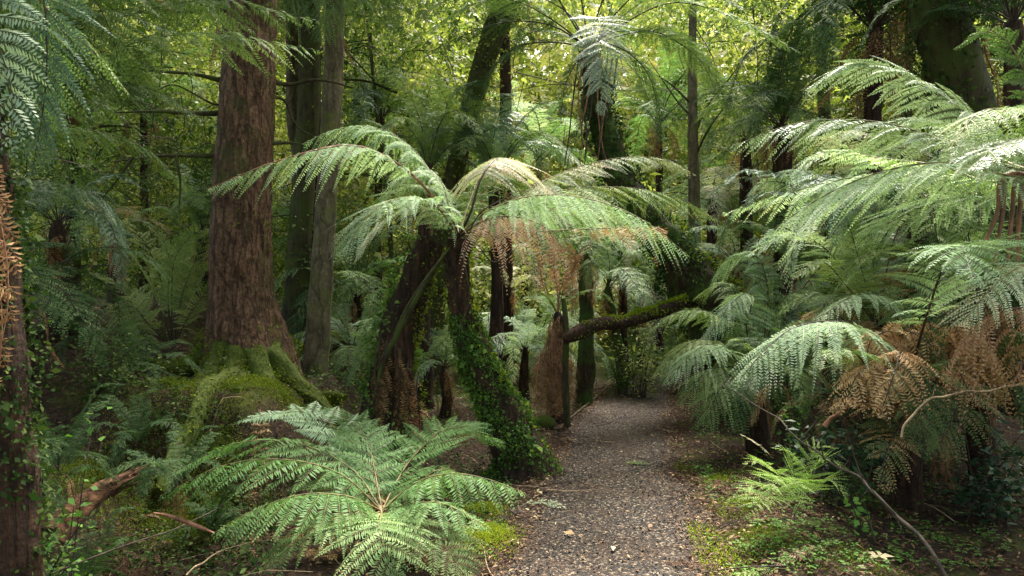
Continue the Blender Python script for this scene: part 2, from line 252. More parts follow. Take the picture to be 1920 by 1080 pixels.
def frond_geo(ctrl, W, pairs=30, ds=.0125, petiole=.1, droop=.35, sweep=18, roll=0, seed=0, tint=.5, curl=0., gap=.80, stemr=.008, ragged=.08, shape='lance', S0=None, rib=True, leaf=0, stem=1, prule=1., Z=(0, 0, 1), gs=None, sag=0.):
    """a bipinnate frond; returns (blade geometry, stem geometry)"""
    r = np.random.default_rng(seed+101); g = Geo(); gs = gs or Geo()
    c = np.array(ctrl, float)[:, :3]; Z = np.array(Z, float)
    p, L = spline(c, 64); T = nrm(np.gradient(p, axis=0))
    if S0 is None:
        h = (c[-1]-c[0]); h = h-Z*h.dot(Z); S0 = np.cross(h, Z)
    S0 = nrm(np.array(S0, float)); Sd = nrm(S0-T*(T@S0)[:, None]); N = np.cross(Sd, T)
    ca, sa = math.cos(R(roll)), math.sin(R(roll)); Sd, N = Sd*ca+N*sa, N*ca-Sd*sa
    n = max(8, int(pairs*.8)); t = np.linspace(petiole, .985, n); t = np.r_[t, t+.3/n/1.5]; t = np.clip(t+r.normal(size=2*n)*.15/n, 0, .995)
    sg = np.r_[np.ones(n), -np.ones(n)]; u = (t-petiole)/(1-petiole); u = np.clip(u, 0, 1)
    if shape == 'lance': sh = np.minimum(1, .45+2.0*u)*(1-u**2.4)**.85
    elif shape == 'tri': sh = (1-u**1.15)*.97+.03
    else: sh = np.sin(np.pi*np.clip(u*.93+.07, 0, 1))**.7
    Lp = W*sh*(1+r.normal(size=2*n)*ragged)*np.where(r.random(2*n) < .05, r.uniform(.35, .8, 2*n), 1)+.012*W; k = t*63
    at = lambda X: np.stack([np.interp(k, np.arange(64), X[:, j]) for j in range(3)], 1)
    b, Tt, St, Nt = at(p), nrm(at(T)), nrm(at(Sd)), nrm(at(N))
    ang = R(1)*(sweep+32*u**2+r.normal(size=2*n)*5.5+4*np.sin(t*9+seed)*sg); dr = droop*(1+r.normal(size=2*n)*.3)
    d0 = nrm(St*(sg*np.cos(ang))[:, None]+Tt*np.sin(ang)[:, None]+Nt*.12)
    keep = r.random(2*n) > (.035 if ragged < .15 else .12); b, Tt, Nt, Lp, d0, dr, u, sg = [x[keep] for x in (b, Tt, Nt, Lp, d0, dr, u, sg)]
    def pin(s, i):                                            # point on pinna i at fraction s
        return b[i]+d0[i]*(Lp[i]*s*(1-.12*dr[i]*s))[:, None]-Z*(Lp[i]*(sag*s+dr[i]*s*s))[:, None]+Tt[i]*(Lp[i]*.12*s*s)[:, None]-Nt[i]*(Lp[i]*curl*s**3)[:, None]
    cnt = np.maximum(3, (Lp/ds).astype(int)); I = np.repeat(np.arange(len(Lp)), cnt)
    s = (np.arange(len(I))-np.repeat(np.cumsum(cnt)-cnt, cnt)+.6)/cnt[I]
    c0 = pin(s, I); e = 1e-2; tp = nrm(pin(s+e, I)-pin(s-e, I))
    nn = nrm(Nt[I]-tp*np.sum(tp*Nt[I], 1)[:, None]); cr = np.cross(nn, tp); ro = (r.normal(size=len(Lp))*R(17))[I][:, None]+(s*s)[:, None]*(r.normal(size=len(Lp))*R(25))[I][:, None]
    nn, cr = nn*np.cos(ro)+cr*np.sin(ro), cr*np.cos(ro)-nn*np.sin(ro)
    sp = L*(1-petiole)/n; pl = gap*sp*prule*np.clip(1.5*(1-s)**.8, .10, 1)*(.45+.55*np.minimum(1, Lp[I]/W*1.5))
    hw = .47*Lp[I]/cnt[I]
    tn = np.clip(tint+r.normal(size=len(Lp))[I]*.10+r.normal(size=len(I))*.07+.10*(s-.5), 0, 1)
    for sd in (1, -1):
        dd = nrm(cr*sd+tp*.38+r.normal(size=(len(I), 3))*.11-nn*(.12+curl))
        l = (pl*r.uniform(.75, 1.2, len(I)))[:, None]; h = hw[:, None]
        V = np.stack([c0-tp*h*.9, c0+dd*l*.65-tp*h*.7-nn*l*.04, c0+dd*l+tp*h*.1-nn*l*.16, c0+dd*l*.4+tp*h*.9], 1)
        if sd < 0: V = V[:, ::-1]
        g.quads(V, leaf, tn)
    if rib:
        ii = np.arange(len(Lp)); S3 = np.linspace(0, .95, 5); wv = max(.0012, stemr*.16)
        for a_, b_ in zip(S3[:-1], S3[1:]):
            x0, x1 = pin(np.full(len(ii), a_), ii), pin(np.full(len(ii), b_), ii); tt = nrm(x1-x0); sdv = nrm(np.cross(tt, Nt))*wv; up = Nt*.0015
            gs.quads(np.stack([x0-sdv*(1-a_)+up, x0+sdv*(1-a_)+up, x1+sdv*(1-b_)+up, x1-sdv*(1-b_)+up], 1), stem)
    q = np.c_[p[::3], np.linspace(stemr, stemr*.15, len(p[::3]))]
    tube(gs, q, n=26, m=5, mat=stem, cap=False)
    return g, gs
def add_frond(root, ctrl, W, mat='fern', stemmat='stem', name='frond', label=None, **kw):
    g, gs = frond_geo(ctrl, W, leaf=0, stem=0, **kw)
    if name == 'dead_frond':
        base = g.n; g.v += gs.v; g.q += [q+base for q in gs.q]; g.m += [m_+1 for m_ in gs.m]; g.t += gs.t
        o = part(name, g, [M[mat], M[stemmat]], root)
        if label: o['label'] = label
        return o
    o = part(name, g, [M[mat]], root)
    s = part('stem', gs, [M[stemmat]], root, smooth=True, sub=o)
    if label: o['label'] = label
    return o

# ------------------------------------------------------------------ the ground and the path
PC = np.array([(-8, .1), (0, .15), (3.67, .5), (5.3, .78), (7.6, 1.2), (9.5, 1.72), (11.2, 2.2), (12.4, 2.9), (13.2, 4.2), (14, 7)])
def pcx(y): return np.interp(y, PC[:, 0], PC[:, 1])
rr = np.random.default_rng(3); WV = [(rr.normal(size=2)*f, rr.uniform(0, 6.3), a) for f, a in [(.5, .10), (.8, .08), (1.6, .05), (3, .03), (5, .02), (9, .012), (15, .008), (24, .005)] for _ in range(2)]
def H(x, y):
    x = np.asarray(x, float); y = np.asarray(y, float)
    d = np.abs(x-pcx(y)); off = ss((d-.62)/.9); n = 0
    for k, ph, a in WV: n = n+a*np.sin(k[0]*x+k[1]*y+ph)
    z = n*off*.55
    z = z+.56*ss((y-5.05)/.75)*ss((-1.45-x)/.8)+.75*ss((-3.0-x)/1.6)*ss((y-4.2)/2.4)-.34*ss((-1.15-x)/.6)*ss((5.8-y)/.8)*ss((y-2.8)/.8)*ss((x+3.2)/.8)
    z = z+.25*ss((x-2.6)/2)*ss((y-4.5)/2)+.35*ss((y-15)/10)
    return z+np.maximum(0, y-19)*.42
def gspace(lo, a, b, hi, st, gr=1.16):
    m = list(np.arange(a, b, st)); s = st; v = a
    L_ = []
    while v > lo: s *= gr; v -= s; L_.append(v)
    s = st; v = m[-1]; U_ = []
    while v < hi: s *= gr; v += s; U_.append(v)
    return np.array(L_[::-1]+m+U_)
gx = gspace(-60, -4.2, 4.8, 60, .06); gy = gspace(-30, 2.2, 12, 75, .06)
X, Y = np.meshgrid(gx, gy); Zg = H(X, Y); g = Geo(); nx, ny = len(gx), len(gy)
i = (np.arange(ny-1)[:, None]*nx+np.arange(nx-1)[None]).ravel()
g.add(np.stack([X, Y, Zg], -1), np.stack([i, i+1, i+nx+1, i+nx], 1))
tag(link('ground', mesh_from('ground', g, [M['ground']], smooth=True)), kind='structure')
g = Geo(); ys = np.linspace(-7, 13.9, 340); us = np.linspace(-1, 1, 15)
wl = .56-.09*ss((ys-6)/4)+.05*np.sin(ys*1.7)+.04*np.sin(ys*4.1+1)+.03*np.sin(ys*11)+.02*np.sin(ys*23); tx = np.gradient(pcx(ys), ys)
Xp = pcx(ys)[:, None]+us[None]*wl[:, None]; Yp = ys[:, None]-us[None]*wl[:, None]*tx[:, None]*.6
Zp = H(Xp, Yp)+.006+.012*(1-us[None]**2)
i = (np.arange(len(ys)-1)[:, None]*15+np.arange(14)[None]).ravel()
g.add(np.stack([Xp, Yp, Zp], -1), np.stack([i, i+1, i+16, i+15], 1))
tag(link('path', mesh_from('path', g, [M['path']], smooth=True)), kind='structure')
# ------------------------------------------------------------------ builders: ferns, trees
def G(px, py, guess=5.):                                   # ground point seen at a pixel
    d = guess
    for _ in range(30):
        q = P(px, py, d); z = float(H(q[0], q[1])); dd = (CAMH-z)*F/max(py-540, 8); d = .5*d+.5*dd
    q = P(px, py, d); q[2] = H(q[0], q[1]); return q
def PP(l): return [P(*a[:3]) for a in l]
def TP(l): return [np.r_[P(*a[:3]), a[3]] for a in l]       # trunk rows with radius
PROTO = {}
SH = {'arch': [(0, 0, 0), (.18, 0, .24), (.42, 0, .38), (.68, 0, .36), (.92, 0, .16)],
      'up': [(0, 0, 0), (.10, 0, .30), (.24, 0, .60), (.44, 0, .82), (.66, 0, .84)],
      'droop': [(0, 0, 0), (.22, 0, .16), (.48, 0, .14), (.70, 0, -.08), (.82, 0, -.40)],
      'hang': [(0, 0, 0), (.10, 0, .03), (.18, 0, -.12), (.22, 0, -.45), (.23, 0, -.8)]}
def proto(shape, mat, var, stem='darkstem'):
    key = (shape, mat, var, stem)
    if key not in PROTO:
        r = np.random.default_rng(hash(shape+mat) % 1000+var*7 if False else (sum(map(ord, shape+mat))+var*77))
        c = np.array(SH[shape], float); c[1:] += r.normal(size=(4, 3))*A(.02, .035, .025)
        dead = mat in ('dead', 'pink')
        g, gs = frond_geo(c, .21 if not dead else .13, pairs=26, ds=.013, petiole=.14, droop=.35 if not dead else .9, seed=var*13+len(mat), stemr=.006,
                          curl=.0 if not dead else .35, S0=(0, -1, 0), rib=dead, stem=1, leaf=0, ragged=.09 if not dead else .25)
        g.v += gs.v; base = g.n
        for q in gs.q: g.q.append(q+base)
        g.m += gs.m; g.t += gs.t
        PROTO[key] = mesh_from('frond', g, [M[mat], M[stem]])
    return PROTO[key]
def rosette(root, crown, n, L, mats, shapes=('arch',), seed=0, az=None, dead=0, deadmat='dead', stem='darkstem', tilt=10, zj=.03):
    r = np.random.default_rng(seed); a0 = r.uniform(0, 360)
    for k in range(n+dead):
        isd = k >= n
        az_ = (a0+k*137.5) if az is None else r.uniform(*az)
        shp = 'hang' if isd else shapes[k % len(shapes)]
        m = deadmat if isd else mats[r.integers(len(mats))]
        o = link('dead_frond' if isd else 'frond', proto(shp, m, int(r.integers(3)), stem), root)
        loc = np.array(crown)-np.array(root.location)+A(0, 0, r.normal()*zj - (.05 if isd else 0)); o.location = tuple(loc)
        o.rotation_mode = 'ZYX'
        o.rotation_euler = (R(r.normal()*8), R(r.normal()*tilt), R(az_)); s = L*r.uniform(.8, 1.15)*(.75 if isd else 1); o.scale = (s, s, s)
def stalk_bits(g, ctrl, n, r, L=.10, rad=.008, zr=(.4, 1)):   # cut frond bases that bristle from a tree fern trunk
    q, _ = spline(np.array(ctrl, float), 60)
    for k in range(n):
        t = r.uniform(*zr); c = q[int(t*59)]; th = r.uniform(0, 6.28); o = A(math.cos(th), math.sin(th), 0)
        b = c[:3]+o*c[3]*.8; e = b+o*L*.4+A(0, 0, L*r.uniform(.5, 1.2)); tube(g, [b, .5*(b+e)+o*L*.1, e], n=4, m=4, rad=(rad, rad*.4), cap=False)
def tree_fern(label, crown, r0, n, L, mats, shapes=('arch', 'up', 'droop'), seed=0, dead=3, lean=(0, 0), group=None, cat='tree fern', name='tree_fern', ivy=0, trunkmat='fibre', **kw):
    crown = np.array(crown, float); bx, by = crown[0]+lean[0], crown[1]+lean[1]; bz = float(H(bx, by))
    root = thing(name, label, cat, (bx, by, bz), group); r = np.random.default_rng(seed+5)
    if crown[2]-bz > .25:
        b = A(bx, by, bz-.1); m_ = .5*(b+crown)+A(r.normal()*.04, r.normal()*.04, 0)
        ctrl = [np.r_[b, r0*1.35], np.r_[m_, r0], np.r_[crown-A(0, 0, .12), r0*.8], np.r_[crown+A(0, 0, .03), r0*.4]]
        g = Geo(); tube(g, ctrl, n=40, m=18, amp=.12, seed=seed); stalk_bits(g, ctrl, 26, r, L=r0*1.2, rad=r0*.09); part('trunk', g, [M[trunkmat]], root, smooth=True)
        if ivy:
            g = Geo(); on_tube(g, ctrl, ivy, .035, r, zr=(0, .9)); part('ivy', g, [M['ivy']], root)
    rosette(root, crown, n, L, mats, shapes, seed, dead=dead, **kw)
    return root
def clumps(g, cen, rad, per, size, r, mat=0, flat=.35, asp=.55, tb=.5, tv=.2, drp=-.35):
    n = len(cen)*per; c = np.repeat(cen, per, 0); rd = np.repeat(np.broadcast_to(rad, (len(cen),)), per)
    p = r.normal(size=(n, 3))*.5; p[:, 2] *= flat; d = nrm(p*A(1, 1, .5)+r.normal(size=(n, 3))*.35+A(0, 0, drp))
    nv = nrm(r.normal(size=(n, 3))*.8+A(0, 0, 1)); ln = size*r.uniform(.6, 1.5, n)
    ct = np.repeat(r.normal(tb, tv, len(cen)), per)
    kites(g, c+p*rd[:, None], d, nv, ln, ln*asp, mat, np.clip(ct+r.normal(size=n)*.12, 0, 1))
def tree(label, ctrl, crown_c, crown_r, ncl=60, per=60, size=.06, mat='crown', bark='bark', seed=0, m=20, limbs=5, group=None, ivy=None, cat='tree', amp=.06, flat=.35, name='tree', n=60, clr=.7, branches=(), flute=0, barkm=None):
    """ctrl: trunk rows x,y,z,r from the base up"""
    ctrl = [np.array(c, float) for c in ctrl]; base = ctrl[0][:3].copy(); base[2] = H(base[0], base[1])
    root = thing(name, label, cat, base, group); r = np.random.default_rng(seed+50)
    g = Geo(); q = tube(g, ctrl, n=n, m=m, amp=amp, seed=seed, flute=flute)
    part('trunk', g, [barkm or M[bark]], root, smooth=True)
    cc = np.array(crown_c, float); cr = np.array(crown_r, float); top = ctrl[-1]
    for k in range(limbs):
        e = cc+nrm(r.normal(size=3))*cr*.75; s = q[int(len(q)*r.uniform(.7, .97))]
        mid = .5*(s[:3]+e)+A(*r.normal(size=3))*.25*cr.min()
        g = Geo(); tube(g, [s[:3], mid, e], n=14, m=6, rad=(max(.015, s[3]*.4), .008), amp=.1, seed=k); part('branch', g, [barkm or M[bark]], root, smooth=True)
    for bc in branches:
        g = Geo(); tube(g, bc, n=24, m=7, amp=.18, seed=len(bc)+int(bc[0][0]*10) % 9, cap=False); part('branch', g, [M['darkbark']], root, smooth=True)
    u = nrm(r.normal(size=(ncl, 3)))*(r.random(ncl)**.45)[:, None]*cr+cc
    g = Geo(); clumps(g, u, clr, per, size, r, flat=flat); part('crown', g, [M[mat]], root)
    if ivy:
        g = Geo(); on_tube(g, ctrl, ivy[0], ivy[1], r, off=.02, jit=ivy[3] if len(ivy) > 3 else .04); part('ivy', g, [M[ivy[2]]], root)
    return root

# ------------------------------------------------------------------ hero tree fern beside the path
b = G(985, 884, 5.5); D = b[1]
tr = [np.r_[b-A(0, 0, .1), .33], np.r_[P(982, 868, D), .25], np.r_[P(952, 800, D), .185], np.r_[P(906, 700, D-.05), .135], np.r_[P(869, 600, D-.1), .105], np.r_[P(858, 520, D-.12), .10], np.r_[P(860, 447, D-.15), .10]]
hero = thing('tree_fern', 'tree fern with bent ivy-covered trunk beside the path and wide pale arching fronds', 'tree fern', b)
r = np.random.default_rng(1)
g = Geo(); tube(g, tr, n=90, m=30, amp=.10, seed=2); stalk_bits(g, tr, 90, r, L=.10, zr=(.62, 1)); part('trunk', g, [M['fibre']], hero, smooth=True)
g = Geo(); on_tube(g, tr, 12000, .018, r, zr=(0, .72), off=-.010, jit=.02, asp=.7, clump=False); on_tube(g, tr, 6000, .022, r, zr=(0, .66), off=-.01, jit=.022, asp=.75); on_tube(g, tr, 500, .036, r, zr=(0, .6), off=0, jit=.03, asp=.8); part('ivy', g, [M['ivy']], hero)
g = Geo(); on_tube(g, tr, 1900, .022, r, zr=(.1, .95), side=math.pi, off=-.01, jit=.02); on_tube(g, tr, 1300, .02, r, zr=(0, .85), side=0., off=-.01, jit=.02); part('moss', g, [M['mossb']], hero)
c0 = (861, 442, D-.15); d = D-.15
def hf(l, W, **k): return add_frond(hero, PP([c0]+l), W*1.15, **k)
hf([(832, 365, d+.15), (775, 280, d+.3), (700, 238, d+.35), (630, 243, d+.2), (567, 270, d)], .40, mat='pale', seed=1, tint=.35, droop=.5, sweep=15, petiole=.16, pairs=36, sag=.3)
hf([(800, 355, d-.2), (735, 300, d-.4), (650, 272, d-.5), (520, 302, d-.7), (385, 356, d-.9)], .36, mat='pale', seed=2, tint=.28, droop=.4, stemmat='redstem', petiole=.3, pairs=34, stemr=.014, sag=.35)
hf([(815, 385, d-.3), (760, 370, d-.5), (700, 395, d-.75), (640, 478, d-.9)], .42, mat='pale', seed=3, tint=.38, droop=.45, sweep=26, petiole=.08, pairs=32, sag=.1)
hf([(830, 410, d-.05), (775, 390, d-.1), (710, 420, d-.2), (665, 490, d-.3)], .30, mat='mix', seed=4, tint=.30, droop=.4, petiole=.1)
hf([(882, 400, d-.1), (900, 340, d-.1), (925, 302, d+.1), (950, 298, d+.7), (975, 320, d+1.3)], .52, mat='mix', seed=5, tint=.5, droop=.55, sag=.35, petiole=.28, pairs=34, S0=(1, -.25, 0), sweep=5, stemmat='darkstem', stemr=.012)
hf([(920, 392, d-.2), (1010, 366, d-.4), (1110, 374, d-.55), (1205, 412, d-.65), (1292, 480, d-.7)], .46, mat='pale', seed=6, tint=.22, droop=.4, sag=.45, petiole=.12, pairs=38, sweep=20)
hf([(950, 392, d+.3), (1060, 356, d+.6), (1180, 352, d+.8), (1270, 372, d+1.0), (1345, 412, d+1.0)], .42, mat='fern', seed=7, tint=.7, droop=.4, sag=.35, petiole=.2, pairs=36)
hf([(940, 390, d+.4), (1050, 325, d+.8), (1160, 296, d+1.1), (1240, 298, d+1.2), (1305, 328, d+1.2)], .30, mat='mix', seed=8, tint=.45, droop=.35, sag=.4, petiole=.2, pairs=38)
hf([(915, 410, d-.3), (975, 408, d-.4), (1030, 432, d-.5), (1068, 490, d-.5)], .34, mat='pink', seed=9, tint=.5, droop=.6, sag=.9, curl=.25, petiole=.2, pairs=18, ragged=.2, name='dead_frond', label='faded pinkish brown frond hanging under the green one', stemmat='redstem')
hf([(905, 430, d-.1), (930, 455, d-.1), (945, 480, d-.1)], .16, mat='dead', seed=10, tint=.5, droop=.6, sag=.6, petiole=.3, pairs=12, ragged=.3, name='dead_frond', stemmat='darkstem')
hf([(880, 380, d+.3), (905, 330, d+.7), (960, 340, d+1.1), (1040, 400, d+1.3)], .34, mat='fern', seed=11, tint=.5, droop=.4)
hf([(845, 380, d+.4), (800, 350, d+.8), (730, 370, d+1.1), (670, 440, d+1.3)], .34, mat='fern', seed=12, tint=.5, droop=.4)
hf([(1000, 400, d+.1), (1100, 390, d+.1), (1200, 420, d+.1), (1240, 470, d)], .34, mat='fern', seed=13, tint=.55, droop=.5, sag=.4)
hf([(845, 400, d-.2), (820, 330, d-.1), (760, 330, d), (700, 400, d+.1)], .3, mat='pale', seed=15, tint=.3, droop=.4, sag=.2)
hf([(1215, 425, d-.45), (1228, 440, d-.45), (1232, 500, d-.45)], .12, mat='dead', seed=16, petiole=.5, droop=.6, sag=.6, pairs=14, name='dead_frond', label='small brown dead frond hanging at the right tip')
for k, l in enumerate([[(800, 520), (760, 580), (722, 665)], [(892, 455), (925, 492), (965, 468)], [(872, 500), (880, 560), (862, 620)], [(880, 430), (905, 395), (950, 370)], [(850, 415), (835, 385), (815, 360)]]):
    g = Geo(); tube(g, PP([c0]+[(a, b_, d-.2) for a, b_ in l]), n=16, m=6, rad=(.010 if k == 0 else .006, .004), amp=.1, seed=k); part('old_stalk', g, [M['darkbark' if k == 0 else 'darkstem']], hero, smooth=True)

# dead leaning trunk just left of the hero fern
b = G(738, 838, 6.2); D = b[1]
tr = [np.r_[b-A(0, 0, .1), .32], np.r_[P(733, 800, D), .27], np.r_[P(736, 700, D), .21], np.r_[P(754, 600, D), .175], np.r_[P(782, 520, D), .15], np.r_[P(810, 452, D), .125]]
st = thing('tree_fern', 'broad dark leaning fern trunk with bright mossy right edge and hanging brown fronds', 'tree fern', b)
g = Geo(); tube(g, tr, n=80, m=28, amp=.14, seed=8, flute=.15); stalk_bits(g, tr, 70, r, L=.14, zr=(.1, 1)); part('trunk', g, [M['fibre']], st, smooth=True)
g = Geo(); on_tube(g, tr, 2600, .018, r, side=math.pi, off=0, jit=.02); on_tube(g, tr, 250, .014, r, side=math.pi, off=.0, jit=.012, mat=1); part('moss', g, [M['moss'], M['mossb']], st)
g = Geo(); on_tube(g, tr, 3200, .03, r, side=0, off=0, jit=.06, asp=.6); on_tube(g, tr, 1400, .028, r, off=0, jit=.05, zr=(0, .5)); part('ivy', g, [M['ivy']], st)
for k in range(9):
    x = r.uniform(700, 790); y = r.uniform(620, 700)
    add_frond(st, PP([(x, y, D-.28), (x-4, y+30, D-.36), (x-r.uniform(-8, 14), y+90, D-.36), (x-r.uniform(-5, 16), y+150, D-.34)]), .10, mat='dead', seed=20+k, tint=.25, droop=.8, curl=.5, pairs=14, petiole=.1, name='dead_frond', stemmat='darkstem', ragged=.25)
for k in range(6):
    x = 735-k*5+r.normal()*4; y = 560+k*26
    add_frond(st, PP([(x, y, D-.2), (x-22, y-18, D-.3), (x-45, y+4, D-.35), (x-58, y+40, D-.36)]), .085, mat='fresh', seed=40+k, tint=.4, pairs=16, ds=.012, name='epiphyte_frond', stemr=.003)
g = Geo(); tube(g, TP([(835, 475, D-.35, .014), (790, 545, D-.4, .02), (745, 625, D-.4, .024), (715, 690, D-.38, .02), (700, 760, D-.3, .012)]), n=24, m=8, amp=.15); part('old_stalk', g, [M['darkbark']], st, smooth=True)

# ------------------------------------------------------------------ big red-barked tree on the left bank with mossy roots
b = G(462, 712, 8.6); D = b[1]
tr = [np.r_[b-A(0, 0, .3), 0.552], np.r_[P(466, 700, D), 0.497], np.r_[P(460, 650, D), 0.432], np.r_[P(455, 570, D), 0.340], np.r_[P(452, 480, D), 0.317], np.r_[P(456, 330, D), 0.299], np.r_[P(464, 160, D), 0.276], np.r_[P(472, 0, D), 0.248], np.r_[P(482, -300, D), 0.248], np.r_[P(490, -900, D), 0.202]]
def horiz(l, D_, r0=.03): return [np.r_[P(x, y, D_+dz), rr_] for (x, y, dz), rr_ in zip(l, np.linspace(r0, .006, len(l)))]
brs = [horiz([(430, 212, 0), (370, 213, -.2), (300, 209, -.5), (215, 211, -.7)], D, .035), horiz([(430, 293, 0), (360, 292, -.3), (290, 293, -.5), (205, 304, -.8)], D, .03),
       horiz([(440, 158, 0), (370, 140, -.2), (300, 134, -.4), (235, 124, -.6)], D, .03), horiz([(330, 292, -.4), (338, 340, -.4), (335, 400, -.4)], D, .018),
       horiz([(250, 295, -.7), (225, 330, -.7), (190, 375, -.7)], D, .014), horiz([(430, 190, 0), (400, 195, -.2), (330, 160, -.4), (290, 172, -.5)], D, .014),
       horiz([(430, 20, 0), (350, 22, -.2), (270, 14, -.6)], D, .025), horiz([(500, 150, .1), (540, 158, .2), (600, 150, .2), (665, 165, .2)], D, .03),
       horiz([(500, 180, .1), (535, 190, .2), (560, 240, .3), (640, 280, .3)], D, .02), horiz([(500, 270, 0), (540, 268, .1), (580, 272, .1)], D, .025)]
big = tree('massive tree with flaky reddish bark and flared mossy roots on the left bank', tr, (P(440, -900, D)[0]-.8, D-1.4, 9.3), (3.4, 3.2, 1.6), ncl=150, per=60, size=.11, seed=3, m=72, n=150, amp=.05, flute=.55, barkm=M['redbark'], branches=brs, clr=1.0, limbs=7)
shade_clumps = r.normal(size=(60, 3))*A(.9, .75, .35)+A(-2.5, 6.0, 5.7); g = Geo(); clumps(g, shade_clumps, .8, 60, .10, r); part('crown', g, [M['crown']], big)  # extra leaf clumps added above the frame to shade the lower left
g = Geo(); RT = []
for l in [[(500, 660, -.2, .12), (530, 690, -.35, .10), (560, 722, -.5, .07), (600, 738, -.8, .05), (640, 748, -1, .04)],
          [(470, 660, -.35, .11), (490, 700, -.55, .09), (515, 730, -.8, .06), (530, 750, -1.2, .05)],
          [(440, 660, -.4, .11), (440, 700, -.6, .08), (470, 740, -1.1, .06), (440, 752, -1.6, .05)],
          [(420, 650, -.3, .12), (395, 690, -.5, .09), (370, 730, -1, .07), (330, 750, -1.6, .05)],
          [(410, 640, -.1, .13), (375, 665, -.2, .10), (330, 690, -.4, .08), (270, 700, -.6, .05)],
          [(430, 700, -.8, .08), (385, 742, -1.6, .07), (330, 765, -2.1, .06), (300, 800, -2.3, .04)]]:
    rows = TP([(a, b_, D+c, e) for a, b_, c, e in l])
    a_0 = 0
    for q in rows: q[2] = min(max(q[2], float(H(q[0], q[1]))-q[3]*.2), float(H(q[0], q[1]))+q[3]*.8+(.5 if a_0 == 0 else .14)); a_0 += 1
    tube(g, rows, n=40, m=14, amp=.32, seed=int(l[0][0])); RT.append(rows)
part('root', g, [M['butt']], big, smooth=True)
g = Geo()
for rows in RT: on_tube(g, rows, 2400, .016, r, off=-.005, jit=.014); on_tube(g, rows, 260, .016, r, off=0, jit=.015, side=math.pi/2+.6, mat=1)
on_tube(g, tr[:5], 8000, .018, r, off=.0, jit=.02, zr=(0, .55), bias=1.6)
on_tube(g, tr[:8], 2200, .02, r, off=0., jit=.015, side=math.pi); on_tube(g, tr[:5], 700, .018, r, off=0., jit=.01, zr=(0, .5), side=math.pi-.5, mat=1)
part('moss', g, [M['moss'], M['mossb']], big)
for l in [[(560, 722, 7.6, .05), (585, 742, 7.3, .05), (625, 742, 7.1, .045), (650, 745, 7, .03)], [(627, 742, 7.1, .045), (628, 770, 7.1, .045), (624, 800, 7.1, .05)]]:
    rows = TP(l); o = thing('mossy_log', 'short mossy root stub arched over the ground behind the front fern' if len(l) == 4 else 'bright yellow-green mossy peg standing by the arched root', 'log', rows[0][:3])
    g = Geo(); tube(g, rows, n=30, m=10, amp=.2); part('wood', g, [M['butt']], o, smooth=True)
    g = Geo(); on_tube(g, rows, 900, .016, r, off=0, jit=.012); part('moss', g, [M['mossb']], o)

# ------------------------------------------------------------------ slender trunks right of it
def simple_trunk(label, rows, seed, crown, bark='bark', moss=0, cat='tree', ivy=None, ncl=40, size=.08, **k):
    b = rows[0]; rows = TP(rows)
    gz = float(H(rows[0][0], rows[0][1])); rows[0][2] = gz-.1
    return tree(label, rows, crown[0], crown[1], ncl=ncl, per=55, size=size, seed=seed, bark=bark, ivy=ivy, limbs=3, clr=.9, cat=cat, **k)
simple_trunk('slim speckled pale brown trunk, nearest of the three slender trunks by the red tree', [(590, 760, 8.2, .16), (591, 700, 8.2, .15), (600, 560, 8.2, .135), (612, 380, 8.2, .125), (622, 190, 8.2, .12), (628, 0, 8.2, .11), (634, -700, 8.2, .09)], 11, ((-2.1, 8.6, 7.6), (2, 1.8, 1.2)), ivy=(1100, .018, 'moss', .008))
simple_trunk('dark mossy trunk standing just behind the slim speckled one', [(548, 745, 9.6, .22), (548, 660, 9.6, .19), (560, 480, 9.6, .165), (572, 300, 9.6, .155), (580, 100, 9.6, .15), (580, -700, 9.6, .14)], 12, ((-2.9, 10.5, 8.6), (2, 1.8, 1.3)), bark='darkbark', ivy=(1500, .02, 'moss', .01))
simple_trunk('thin crooked trunk crossing behind the dark mossy one', [(590, 730, 10.4, .12), (585, 520, 10.4, .11), (568, 330, 10.3, .10), (550, 230, 10.2, .10), (548, 80, 10.2, .09), (540, -600, 10.2, .07)], 13, ((-3.6, 11.5, 8.0), (2, 1.5, 1.2)))
# leaning tree wrapped in moss, centre
simple_trunk('leaning trunk shaggy with moss and epiphytes rising behind the bent tree fern', [(800, 740, 10, .22), (812, 560, 10, .18), (838, 380, 9.9, .15), (868, 260, 9.8, .14), (895, 160, 9.7, .15), (925, 60, 9.6, .16), (960, -60, 9.5, .18), (1020, -600, 9.4, .18)], 14, ((1.9, 10.8, 8.4), (1.6, 1.5, .9)), bark='darkbark', ivy=(8500, .04, 'mossolive', .10), ncl=25)
g = None
# big leaning mossy trunk with tall tree-fern crown (behind path)
b = G(1462, 760, 8.2); D = 8.3
tr = [np.r_[P(1455, 775, D), .42], np.r_[P(1400, 680, D), .38], np.r_[P(1338, 585, D), .34], np.r_[P(1285, 505, D), .28], np.r_[P(1225, 425, D), .20], np.r_[P(1165, 345, D), .17], np.r_[P(1135, 250, D), .15], np.r_[P(1115, 160, D), .13], np.r_[P(1104, 95, D), .12]]
tall = thing('tree_fern', 'tall tree fern on a thick leaning trunk, one bluish frond hanging towards the viewer', 'tree fern', (tr[0][0], tr[0][1], float(H(tr[0][0], tr[0][1]))))
g = Geo(); tube(g, tr, n=110, m=30, amp=.12, seed=31); stalk_bits(g, tr, 80, r, L=.16, rad=.012, zr=(.55, 1)); part('trunk', g, [M['fibremoss']], tall, smooth=True)
g = Geo(); on_tube(g, tr, 8000, .04, r, off=0, jit=.05, zr=(0, .95)); on_tube(g, tr, 3000, .03, r, off=.02, jit=.05, zr=(0, .6), mat=1); part('ivy', g, [M['ivydark'], M['ivy']], tall)
